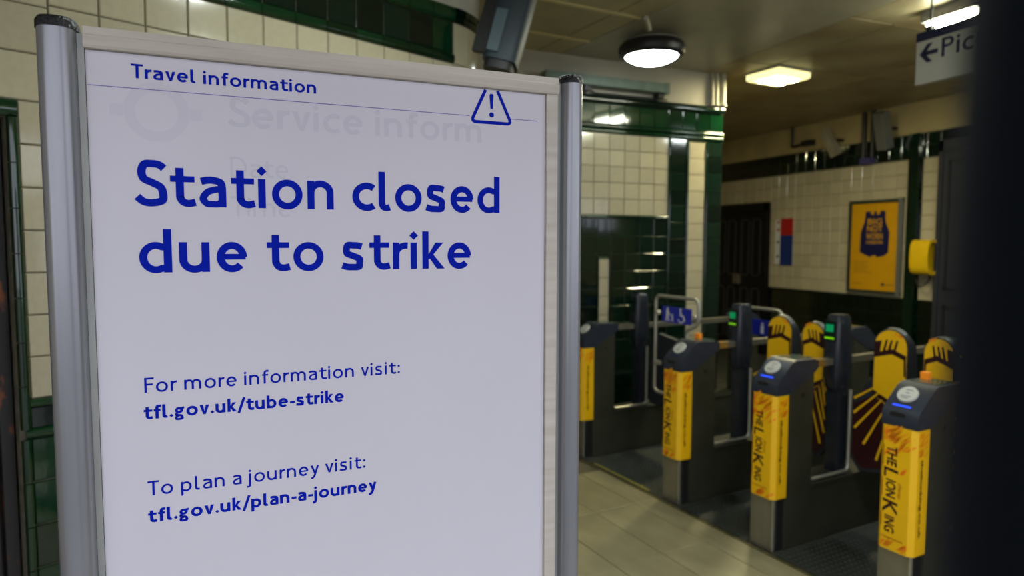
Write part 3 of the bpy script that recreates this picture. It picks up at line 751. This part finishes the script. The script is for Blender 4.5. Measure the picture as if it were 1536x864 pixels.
    printed('lettering', wr_front(g), 'ION', M['maroon'], fr(.076, .121, .598, .516), bold=.022, shear=.12)
    printed('lettering', wr_front(g), 'K', M['maroon'], fr(.066, .132, .508, .446), bold=.012, shear=.12)
    printed('lettering', wr_front(g), 'ING', M['maroon'], fr(.076, .121, .438, .362), bold=.022, shear=.12)
    printed('lettering', wr_front(g), 'Disney', M['redprint'], fr(.052, .070, .590, .520), shear=.35)
    printed('small_print', wr_front(g), 'LYCEUM THEATRE', M['redprint'], lambda u, v_: (-.0192, .136-.098*u, .335+.008*v_-.002*u), bold=.01)
    printed('small_print', wr_front(g), 'BOOK DIRECT NOW', M['redprint'], lambda u, v_: (-.0192, .136-.098*u, .318+.008*v_-.002*u), bold=.01) if False else None
    printed('web_address', wr_front(g), 'thelionking.co.uk', M['maroon'], lambda u, v_: (.018+.022*v_, -.0018, .705-.345*u), bold=.03)
    for a, b in ((.745, .655), (.600, .520), (.445, .385)):
        bm = bm_new(); f = fr(.1345, .1370, a, b); v = [bm.verts.new(f(u, q)) for u, q in ((0, 0), (1, 0), (1, 1), (0, 1))]; bm.faces.new(v)
        done('underline', bm, M['redprint'], wr_front(g))
    # orange brush strokes at the top of the wrap
    bm = bm_new(); rr = random.Random(int(P[1]*100))
    for k in range(44):
        t0 = rr.uniform(.0, .75); z0 = rr.uniform(.755, .815) if k % 2 else (rr.uniform(.62, .79) if t0 > .45 else rr.uniform(.70, .80)); ln = rr.uniform(.15, .35)
        if k > 36: z0 = rr.uniform(.289, .30)
        pts = []
        for q in range(5):
            t = min(1, t0+ln*q/4); w_ = .150-.146*t; pts.append((-.0047-bulge(w_), w_, z0+.03*q/4))
        hh = rr.uniform(.005, .014)
        A = [bm.verts.new((p[0]-.0002, p[1], p[2]+hh*(1-abs(i-2)/2.6))) for i, p in enumerate(pts)]; B = [bm.verts.new((p[0]-.0002, p[1], p[2]-hh*(1-abs(i-2)/2.6))) for i, p in enumerate(pts)]
        for i in range(4): bm.faces.new([A[i], A[i+1], B[i+1], B[i]])
    for k in range(22):
        s_ = rr.uniform(.003, .056); z0 = rr.uniform(.71, .80); hh = rr.uniform(.006, .016)
        v = [bm.verts.new(p) for p in ((s_, -.0014, z0), (s_+.022, -.0014, z0+.012), (s_+.024, -.0014, z0+.012+hh), (s_, -.0014, z0+hh*.8))]; bm.faces.new(v)
    for zb in (.286, .291):   # band along the bottom
        pass
    done('brush_strokes', bm, M['wrap_orange'], wr_front(g))
    for side in paddles: paddle(g, side)
    if wide: wide_leaf(g, -1)
    return g
def wr_front(g):
    return [c for c in g.children if c.name.startswith('wrap')][0]
def paddle(g, side):
    """closing leaf; side 'left' stands in the aisle to the left of the gate, 'right' in the aisle to its right"""
    S0 = .60
    def wv(d): return (WB + d) if side == 'left' else -d      # d = distance from the gate body
    d0, d1 = (.030, .185) if side == 'left' else (.113, .300)
    c = (d0+d1)/2; r = (d1-d0)/2; dl = 0.004
    dome = [(c + r*cos(pi*k/12), 1.075 + r*0.98*sin(pi*k/12)) for k in range(13)]
    low = [(d0, .90), (dl, .74), (dl, .42), (dl+.05, .36), (d1-.06, .40), (d1, .56)]
    out = [(wv(a), b) for a, b in dome + low]
    # wedge-shaped rubber body: thicker towards the foot
    bm = bm_new(); F = [bm.verts.new((S0, a, b)) for a, b in out]
    B = []
    cx = wv(c)
    for a, b in out:
        th = .035 + .13*max(0, min(1, (1.13-b)/.22)); B.append(bm.verts.new((S0+th, a, b+.006)))
    bm.faces.new(F); bm.faces.new(B[::-1]); n = len(F)
    for i in range(n): bm.faces.new([F[i], F[(i+1) % n], B[(i+1) % n], B[i]])
    pd = done('paddle', bm, M['rubber'], g, bevel=0)
    # yellow printed face, abstract stripes only
    k_ = .93
    fc = [(wv(c + (a-c)*k_), 1.02 + (b-1.02)*.955) for a, b in dome] + [(wv(d0+.006), .905), (wv(d0+.006), .80), (wv(c), .755), (wv(d1-.006), .84)]
    bm = bm_new(); v = [bm.verts.new((S0-.0012, a, b)) for a, b in fc]; bm.faces.new(v); done('printed_face', bm, M['wrap'], pd)
    bm = bm_new()
    def quad(pts, off=.002): v = [bm.verts.new((S0-off, wv(a), b)) for a, b in pts]; bm.faces.new(v)
    # dark band and slanting bars across the crown
    q = r*2
    sg = 1 if side == 'right' else -1
    def dd(t): return (d1 - q*t) if side == 'right' else (d1 - q*t)
    quad([(dd(.05), 1.035), (dd(.45), 1.062), (dd(.97), 1.030), (dd(.97), 1.006), (dd(.45), 1.034), (dd(.05), 1.008)])
    for t in (.28, .44, .58): quad([(dd(t), 1.108), (dd(t+.06), 1.108), (dd(t+.15), 1.045), (dd(t+.07), 1.045)])
    quad([(dd(.76), 1.100), (dd(.97), 1.092), (dd(.97), 1.03), (dd(.80), 1.035)])
    quad([(dd(.05), 1.035), (dd(.12), 1.03), (dd(.10), .93), (dd(.04), .92)])
    quad([(dd(.05), .86), (dd(.50), .79), (dd(.97), .83), (dd(.97), .80), (dd(.50), .762), (dd(.05), .832)])
    done('dark_stripes', bm, M['maroon'], pd)
    bm = bm_new()
    quad([(dd(.16), 1.135), (dd(.42), 1.152), (dd(.40), 1.138), (dd(.18), 1.122)])
    done('orange_patch', bm, M['wrap_orange'], pd)
    # fan of stripes below
    bm = bm_new(); v = [bm.verts.new((S0-.0010, wv(a), b)) for a, b in [(d1-.02, .80), (c, .752), (d0, .79), (dl+.004, .73), (dl+.004, .45), (dl+.06, .38), (d1-.07, .42), (d1-.01, .56)]]
    bm.faces.new(v); done('fan_ground', bm, M['maroon'], pd)
    bm = bm_new(); ap = (d1-.01, .93) if side == 'right' else (d1-.01, .93)
    for k in range(7):
        a0 = R(208 + 11.5*k)
        dirx, dirz = cos(a0), sin(a0); nx, nz = -dirz, dirx
        t0, t1 = .17 + .01*k, .36 + .035*k
        p0 = (ap[0]+dirx*t0, ap[1]+dirz*t0); p1 = (ap[0]+dirx*t1, ap[1]+dirz*t1)
        def cl(p): return (max(dl+.008, min(d1-.012, p[0])), max(.43, p[1]))
        p0, p1 = cl(p0), cl(p1); wd = .007
        quad([(p0[0]+nx*wd*.5, p0[1]+nz*wd*.5), (p1[0]+nx*wd, p1[1]+nz*wd), (p1[0]-nx*wd, p1[1]-nz*wd), (p0[0]-nx*wd*.5, p0[1]-nz*wd*.5)], .0022)
    done('fan_stripes', bm, M['wrap'], pd)
def wide_leaf(g, sgn):
    pts = [(-.02, .36), (-.40, .36), (-.42, .42), (-.42, .80), (-.36, .88), (-.12, .92), (-.02, .86)]
    prism('wide_leaf', M['rubber'], g, pts, .60, .64, 'x', bevel=0.006)

P1 = Vector((2.441, 3.365)); P3 = P2 - GWv*0.716; P0 = Vector((2.317, 4.388))
gate(P2, 'yellow-wrapped ticket gate in the middle of the row, between two striped paddles', ('left', 'right'))
G1 = gate(P1, 'yellow-wrapped ticket gate with the wheelchair hoop standing on it', ('right',), orange=True)
gate(P3, 'nearest yellow-wrapped ticket gate, at the right beside the dark bar', ('left', 'right'), orange=True)
gate(P0, 'farthest ticket gate, partly hidden behind the aluminium sign post', (), wide=True, amber=False)
# wide gate hoop with its blue sign
g1 = G1
def hoop(par, s, w0, w1, foot, mt='tube'):
    pts = [(s, foot, 1.0085), (s, foot, 1.06), (s, w0, 1.10), (s, w0, 1.262), (s, w1, 1.262), (s, w1, .615), (s, w1-.12, .615)]
    return tube('hoop_tube', M[mt], par, round_path(pts, .045, 6), .0115, 12)
hp = hoop(g1, .16, .035, .435, .135)
sg = box('sign_plate', M['sign_blue'], hp, .142, .150, .085, .352, 1.098, 1.200, bevel=0.0)
bm = bm_new()
def disc2(cx, cz, r, n=14): v = [bm.verts.new((.1412, cx+r*cos(2*pi*k/n), cz+r*sin(2*pi*k/n))) for k in range(n)]; bm.faces.new(v)
def bar2(a, b, wd):
    dx, dz = b[0]-a[0], b[1]-a[1]; l = math.hypot(dx, dz); nx, nz = -dz/l*wd/2, dx/l*wd/2
    v = [bm.verts.new((.1412, p[0]+s*nx, p[1]+s*nz)) for p, s in ((a, 1), (b, 1), (b, -1), (a, -1))]; bm.faces.new(v)
# adult leading a child (larger w is further left)
disc2(.298, 1.185, .0085); bar2((.300, 1.177), (.300, 1.138), .020); bar2((.302, 1.142), (.313, 1.106), .011); bar2((.298, 1.142), (.286, 1.106), .011)
bar2((.292, 1.168), (.266, 1.140), .006)
disc2(.252, 1.150, .006); bar2((.252, 1.143), (.252, 1.124), .011); bar2((.252, 1.126), (.259, 1.108), .006); bar2((.252, 1.126), (.244, 1.108), .006)
# wheelchair user
disc2(.178, 1.188, .0085); bar2((.178, 1.178), (.176, 1.146), .014); bar2((.176, 1.150), (.150, 1.150), .010); bar2((.150, 1.150), (.138, 1.118), .010)
for k in range(14):
    t0, t1 = R(95+260*k/14), R(95+260*(k+1)/14)
    bar2((.172-.024*cos(t0)*-1, 1.130+.024*sin(t0)), (.172-.024*cos(t1)*-1, 1.130+.024*sin(t1)), .008)
done('pictograms', bm, M['sign_white'], hp)
for wv_ in (.400, .058): lathe('standoff', M['tube'], hp, [(0, -.012), (.014, -.012), (.017, -.008), (.017, .008), (.014, .012), (0, .012)], 18, loc=(.150, wv_, 1.150), rot=(0, R(90), 0))
box('clamp', M['tube'], hp, .146, .174, .385, .428, .800, .825, bevel=.003)
# second hoop behind, on the exit end of the same gate
hp2 = tube('hoop_tube', M['tube'], g1, round_path([(1.20, .135, .9795), (1.20, .274, 1.00), (1.20, .274, 1.122), (1.20, .66, 1.122), (1.20, .66, .62), (1.20, .54, .62)], .05), .0115, 12)
s2 = box('sign_plate', M['sign_blue'], hp2, 1.182, 1.190, .34, .60, .925, 1.040)
bm = bm_new(); add_box(bm, 1.1805, 1.1818, .42, .445, .94, 1.00); add_box(bm, 1.1805, 1.1818, .425, .44, 1.005, 1.02); done('pictograms', bm, M['sign_white'], hp2)

# ================================================================== CEILING LAMPS
lr = thing('round_ceiling_lamp', 'round white ceiling lamp glowing in a thick black ring', 'lamp', (2.88, 4.43, 0))
lathe('back_plate', M['lamp_plate'], lr, [(0, CEIL-.0005), (.035, CEIL-.0005), (.035, 3.13), (.205, 3.122), (.212, 3.108), (0, 3.108)])
lathe('ring', M['lamp_ring'], lr, [(.190, 3.108), (.225, 3.108), (.246, 3.085), (.250, 3.055), (.240, 3.022), (.212, 3.004), (.198, 3.010), (.190, 3.04)])
lathe('diffuser', M['glow_cool'], lr, [(0, 2.955), (.05, 2.957), (.10, 2.965), (.15, 2.982), (.185, 3.002), (.205, 3.022), (0, 3.03)])
tube('conduit', M['pipe'], lr, [(-.29, -.37, 3.151), (-.135, -.17, 3.151)], .018)
ls = thing('square_ceiling_lamp', 'square fluorescent ceiling lamp glowing warm white near the passage', 'lamp', (4.56, 4.93, 0), GROT)
bm = bm_new(); add_box(bm, -.215, .215, -.195, .195, 3.15, CEIL-.0005); done('lamp_tray', bm, M['lamp_plate'], ls)
bm = bm_new()
rings = [[(sx*a, sy*b, z) for sx, sy in ((-1,-1),(1,-1),(1,1),(-1,1))] for a, b, z in ((.205, .185, 3.149), (.205, .185, 3.105), (.185, .165, 3.09))]
V = [[bm.verts.new(p) for p in rg] for rg in rings]
for A, B in zip(V, V[1:]):
    for i in range(4): bm.faces.new([A[i], A[(i+1) % 4], B[(i+1) % 4], B[i]])
bm.faces.new(V[-1]); done('diffuser', bm, M['glow_warm'], ls)
for q in (-.07, .07):
    box('tube_glow', M['glow_tube'], ls, -.14, .14, q-.030, q+.030, 3.084, 3.0895, bevel=.001)
lt = thing('strip_lamp', 'twin-tube strip lamp above the hanging direction sign', 'lamp', (4.36, 3.30, 0))
box('lamp_tray', M['lamp_plate'], lt, -.075, .075, -1.25, 0.02, 3.10, CEIL-.0005, bevel=.004)
for x in (-.042, .042): tube('fluorescent_tube', M['glow_white'], lt, [(x, -.01, 3.072), (x, -1.22, 3.072)], .019, 14)
lf = thing('square_ceiling_lamp', 'unseen far ceiling lamp added to light the passage behind the tiled corner', 'lamp', (5.2, 7.9, 0))  # hidden from the camera, added to light the passage
box('lamp_tray', M['lamp_plate'], lf, -.27, .27, -.21, .21, 3.14, CEIL-.0005)
box('diffuser', M['glow_warm'], lf, -.25, .25, -.19, .19, 3.09, 3.139, bevel=.01)

for xx, yy, lb in ((0.70, 2.15, 'round ceiling lamp over the open floor between the tiled wall and the ticket gates'), (1.75, 1.15, 'round ceiling lamp nearest the street entrance'), (5.6, 2.9, 'round ceiling lamp nearest the right wall')):
    l2 = thing('round_ceiling_lamp', lb, 'lamp', (xx, yy, 0))
    for ch in lr.children:
        if ch.name.startswith('conduit'): continue
        c = ch.copy(); COL.objects.link(c); c.parent = l2
        if ch.name.startswith('diffuser'): c.data = ch.data.copy(); c.data.materials.clear(); c.data.materials.append(M['glow_near'])
# ================================================================== HANGING SIGN
hs = thing('hanging_sign', 'hanging white direction sign with navy top band, arrow and lettering', 'sign', (3.80, 2.965, 0), R(-90))
box('panel', M['sign_face'], hs, 0, 1.30, 0, .045, 2.570, 2.822, bevel=.003)
box('top_band', M['navy'], hs, -0.002, 1.302, -.002, .047, 2.8225, 2.876, bevel=.002)
for x in (.07, 1.2): tube('hanger_rod', M['black'], hs, [(x, .022, 2.8765), (x, .022, 3.169)], .006, 8)
for x in (.07,): box('hanger_clip', M['black'], hs, x-.018, x+.018, .005, .04, 2.8765, 2.905)
lettering('lettering', hs, 'Piccadilly', 0.160, 2.700, .108, .66, M['navy'], .165, .13, -.0006)
bm = bm_new()
for g_ in ([(.022, 2.745), (.070, 2.800), (.105, 2.800), (.058, 2.745), (.105, 2.690), (.070, 2.690)], [(.050, 2.758), (.138, 2.758), (.138, 2.732), (.050, 2.732)]):
    v = [bm.verts.new((a, -.0006, b)) for a, b in g_]; bm.faces.new(v)
done('arrow', bm, M['navy'], hs)

# ================================================================== THINGS ON THE BACK WALL
tr = thing('cable_trunking', 'long grey-green metal trunking box high on the back wall', 'trunking', (4.17, 5.2, 0), R(90-AZA))
box('casing', M['trunk'], tr, -1.90, -.735, -.115, -.018, 2.920, 2.998, bevel=.006)
box('end_cap', M['trunk'], tr, -.734, -.690, -.118, -.015, 2.913, 3.004, bevel=.010)
for s in (-1.5, -.76): box('wall_bracket', M['black'], tr, s-.03, s+.03, -.09, -.0065, 2.875, 2.919)
tube('cable', M['black'], tr, round_path([(-2.6, -.03, 2.905), (-1.45, -.03, 2.897), (-1.40, -.03, 2.875), (-.66, -.03, 2.878)], .02), .007, 8)
for i, s in enumerate((-.155, -.105, -.03)):
    o = thing('wall_pipe', ['leftmost and thinnest of the cream pipes above the tiled corner', 'middle cream pipe above the tiled corner', 'thickest cream pipe, at the very edge of the corner'][i], 'pipe', (4.17, 5.2, 0), R(90-AZA), 'cream pipes above the corner')
    r_ = (.012, .017, .023)[i]
    tube('pipe', M['pipe'], o, [(s, -.033, 2.87), (s, -.033, 3.166)], r_, 14)
    lathe('collar', M['pipe'], o, [(0, 0), (r_*1.5, 0), (r_*1.5, .018), (0, .018)], 16, loc=(s, -.033, 2.8695))
# blue-grey housing hanging by the rounded corner
hb_ = thing('speaker_housing', 'dark blue-grey metal housing hanging at a slant by the rounded corner', 'housing', (1.335, 3.44, 2.56), 0)
hb_.rotation_euler = (R(-8), R(14), R(-30))
bm = bm_new(); add_prism(bm, superellipse(-.045, 0, .095, .085, 4.5, 28), 0.0, .60, 'z'); done('body', bm, M['housing'], hb_, smooth=True)
bm = bm_new(); add_prism(bm, superellipse(-.045, 0, .080, .072, 4.5, 28), -.045, -.0005, 'z'); done('grille', bm, M['black'], hb_, smooth=True)
box('side_plate', M['housing_grey'], hb_, -.118, -.055, -.100, -.0865, .03, .26, bevel=.003)
box('mounting_arm', M['black'], hb_, -.22, -.14, .0, .04, .05, .40)
cb = thing('junction_box', 'small grey junction box with pale cable on the rounded corner', 'junction box', (1.298, 3.78, 0), R(-20))
box('box_body', M['pipe'], cb, .018, .055, -.030, .030, 2.86, 2.955, bevel=.004)
tube('cable', M['pipe'], cb, round_path([(.035, 0, 2.955), (.035, 0, 3.05), (.028, .015, 3.168)], .03), .011, 10)

# ================================================================== THINGS ON THE RIGHT WALL
def on_right(name, label, cat, group=None): return thing(name, label, cat, (6.95, 9.5, 0), R(-90), group)
pf = on_right('framed_poster', 'framed amber poster with a navy vest shape on the cream tiled wall', 'poster')
a, b = sb(6.205), sb(5.475)
bm = bm_new()
for q in ((a, b, 1.015, 1.050), (a, b, 2.085, 2.120), (a, a+.035, 1.05, 2.085)): add_box(bm, q[0], q[1], -.042, -.010, q[2], q[3])
done('frame', bm, M['frame_g'], pf)
box('frame', M['frame_s'], pf, b-.055, b+.0, -.044, -.009, 1.0, 2.13, bevel=.004)
sh = box('sheet', M['poster_y'], pf, a+.0355, b-.0555, -.022, -.012, 1.0505, 2.0845)
cx = (a+b)/2 - .005
vest = [(-.13, 1.985), (-.06, 1.99), (-.055, 1.95), (-.02, 1.94), (-.015, 1.985), (.02, 1.985), (.025, 1.94), (.06, 1.95), (.07, 1.99), (.135, 1.985), (.14, 1.86), (.195, 1.74), (.19, 1.50), (.13, 1.46), (.04, 1.44), (.025, 1.465), (-.02, 1.465), (-.04, 1.44), (-.13, 1.47), (-.195, 1.50), (-.19, 1.74), (-.14, 1.86)]
flat_poly('vest_shape', M['poster_navy'], sh, [(cx+x*1.02, z) for x, z in vest], -.0228)
def wtxt(t, x0, x1, z0, z1, mt): return printed('lettering', sh, t, mt, lambda u, v_: (cx+x0+(x1-x0)*u, -.0236, z0+(z1-z0)*v_), bold=.02)
wtxt('BIG', -.10, .10, 1.83, 1.90, M['poster_y']); wtxt('NOT', -.105, .105, 1.745, 1.82, M['poster_y']); wtxt('WORN', -.115, .11, 1.655, 1.73, M['poster_y']); wtxt('LONDON', -.11, .11, 1.60, 1.64, M['poster_y'])
for k in range(6): box('small_print', M['amber_dim'], sh, a+.075, a+.075+(.22, .19, .23, .21, .20, .27)[k], -.0226, -.0222, 1.385-.026*k, 1.391-.026*k)
box('small_print', M['amber_dim'], sh, a+.06, a+.21, -.0226, -.0222, 1.118, 1.126)
bm = bm_new(); v = [bm.verts.new((b-.235+.02*cos(2*pi*k/16), -.0228, 1.125+.02*sin(2*pi*k/16))) for k in range(16)]; bm.faces.new(v); add_box(bm, b-.262, b-.208, -.0230, -.0226, 1.120, 1.130); done('emblem', bm, M['poster_navy'], sh)
box('small_print', M['amber_dim'], sh, b-.20, b-.085, -.0226, -.0222, 1.118, 1.130)
lp = on_right('line_panel', 'narrow red and blue information panel with a white dotted strip', 'sign')
a, b = sb(7.355), sb(7.135)
box('red_panel', M['red'], lp, a, b, -.022, -.0095, 1.715, 1.945); box('blue_panel', M['blue'], lp, a, b, -.022, -.0095, 1.300, 1.7145)
st_ = box('white_strip', M['sign_white'], lp, a-.11, a-.004, -.016, -.0095, 1.315, 1.935)
for z in (1.895, 1.79, 1.62, 1.42):
    bm = bm_new(); v = [bm.verts.new((a-.05+.022*cos(2*pi*k/14), -.0166, z+.022*sin(2*pi*k/14))) for k in range(14)]; bm.faces.new(v); done('station_dot', bm, M['red'] if z > 1.7 else M['blue'], st_)
ph = on_right('phone_hood', 'yellow rounded hood with a hanging black cord beside the poster', 'hood')
bm = bm_new(); ol = superellipse(-.115, 1.46, .092, .190, 2.9, 40); il = superellipse(-.115, 1.46, .070, .160, 2.9, 40)
A = [bm.verts.new((sb(5.24), p[0], p[1])) for p in ol]; B = [bm.verts.new((sb(5.03), p[0], p[1])) for p in ol]; Cc = [bm.verts.new((sb(5.03), p[0], p[1])) for p in il]; D = [bm.verts.new((sb(5.21), p[0], p[1])) for p in il]
bm.faces.new(A); bm.faces.new(D)
for U, V_ in ((A, B), (B, Cc), (Cc, D)):
    for i in range(40): bm.faces.new([U[i], U[(i+1) % 40], V_[(i+1) % 40], V_[i]])
done('hood_shell', bm, M['yellow'], ph, smooth=True)
box('handset_back', M['black'], ph, sb(5.205), sb(5.12), -.17, -.06, 1.34, 1.58, bevel=.01)
tube('cord', M['black'], ph, [(sb(5.26)+.09*(1-cos(t*.35))/1 , -.10+.02*sin(t), 1.30-.16*sin(min(pi, t*.35*1.0))) for t in [k*.3 for k in range(31)]], .010, 8)
# CCTV cameras and conduits on the frieze
def cctv(label, s, z, l, r_, tilt, mt='cctv'):
    c = thing('security_camera', label, 'security camera', (6.95, 9.5, 0), R(-90), 'security cameras on the frieze')
    bd_ = bm_new(); add_prism(bd_, [(-r_, -r_), (r_, -r_), (r_, r_), (-r_, r_)], -l/2, l/2, 'z')
    o = done('camera_body', bd_, M[mt], c, loc=(s, -.22, z), rot=(R(20), tilt, 0), bevel=.012)
    o2 = box('camera_bracket', M['black'], c, s-.015, s+.015, -.17, -.008, z+.02, z+.05)
    return c
cctv('silver security camera, left of the pair on the dark frieze', sb(6.36), 2.85, .36, .05, R(-16))
cctv('grey security camera, right of the pair on the dark frieze', sb(5.62), 2.88, .42, .062, R(6), 'frame_s')
o = thing('small_camera', 'small black camera on an angled stalk above the frieze', 'security camera', (6.95, 9.5, 0), R(-90))
tube('stalk', M['black'], o, round_path([(sb(7.16), -.05, 3.168), (sb(7.16), -.05, 2.90), (sb(6.98), -.05, 2.915)], .02), .018, 10)
box('camera_body', M['black'], o, sb(6.97), sb(6.80), -.09, -.008, 2.885, 2.955, bevel=.008)
for i, y in enumerate((6.02, 5.90)):
    o = tube('conduit', M['black'], None, [(6.90, y, 2.62), (6.90, y, 3.168)], .026, 10)
    o['label'] = ['left dark vertical conduit between the two security cameras', 'right dark vertical conduit between the two security cameras'][i]; o['category'] = 'conduit'; o['group'] = 'conduits on the right wall'
o = box('purple_box', M['navy'], None, 6.87, 6.94, 5.90, 6.05, 2.545, 2.62); o['label'] = 'small purple-blue box under the two dark conduits'; o['category'] = 'box'; o.name = 'sensor_box'
bpy.data.materials['navy_band']
o.data.materials.clear(); o.data.materials.append(mat('violet_box', (0.05, 0.04, 0.16), 0.4))
o = thing('door_notice', 'small blue notice on the slate door at the right', 'notice', (6.95, 9.5, 0), R(-90)); box('notice_plate', M['blue'], o, sb(4.66), sb(4.60), -.072, -.066, 1.10, 1.17)

# ================================================================== NEAR FOLDING GATE BARS AT THE ENTRANCE
fg = thing('folding_gate', 'near-black steel bar of the folding entrance gate, blurred at the right edge', 'gate', (.1110, .0454, 0), 0)
for k in range(4):
    x = .075*k
    pts = superellipse(x, -.05*k*.4, .026 if k == 0 else .012, .026 if k == 0 else .012, 2.4, 24)
    prism('bar', M['gatebar'], fg, pts, 0.006, 2.42, 'z', smooth=True)
box('floor_shoe', M['gatebar'], fg, -.04, .32, -.10, .035, 0.0, 0.005)
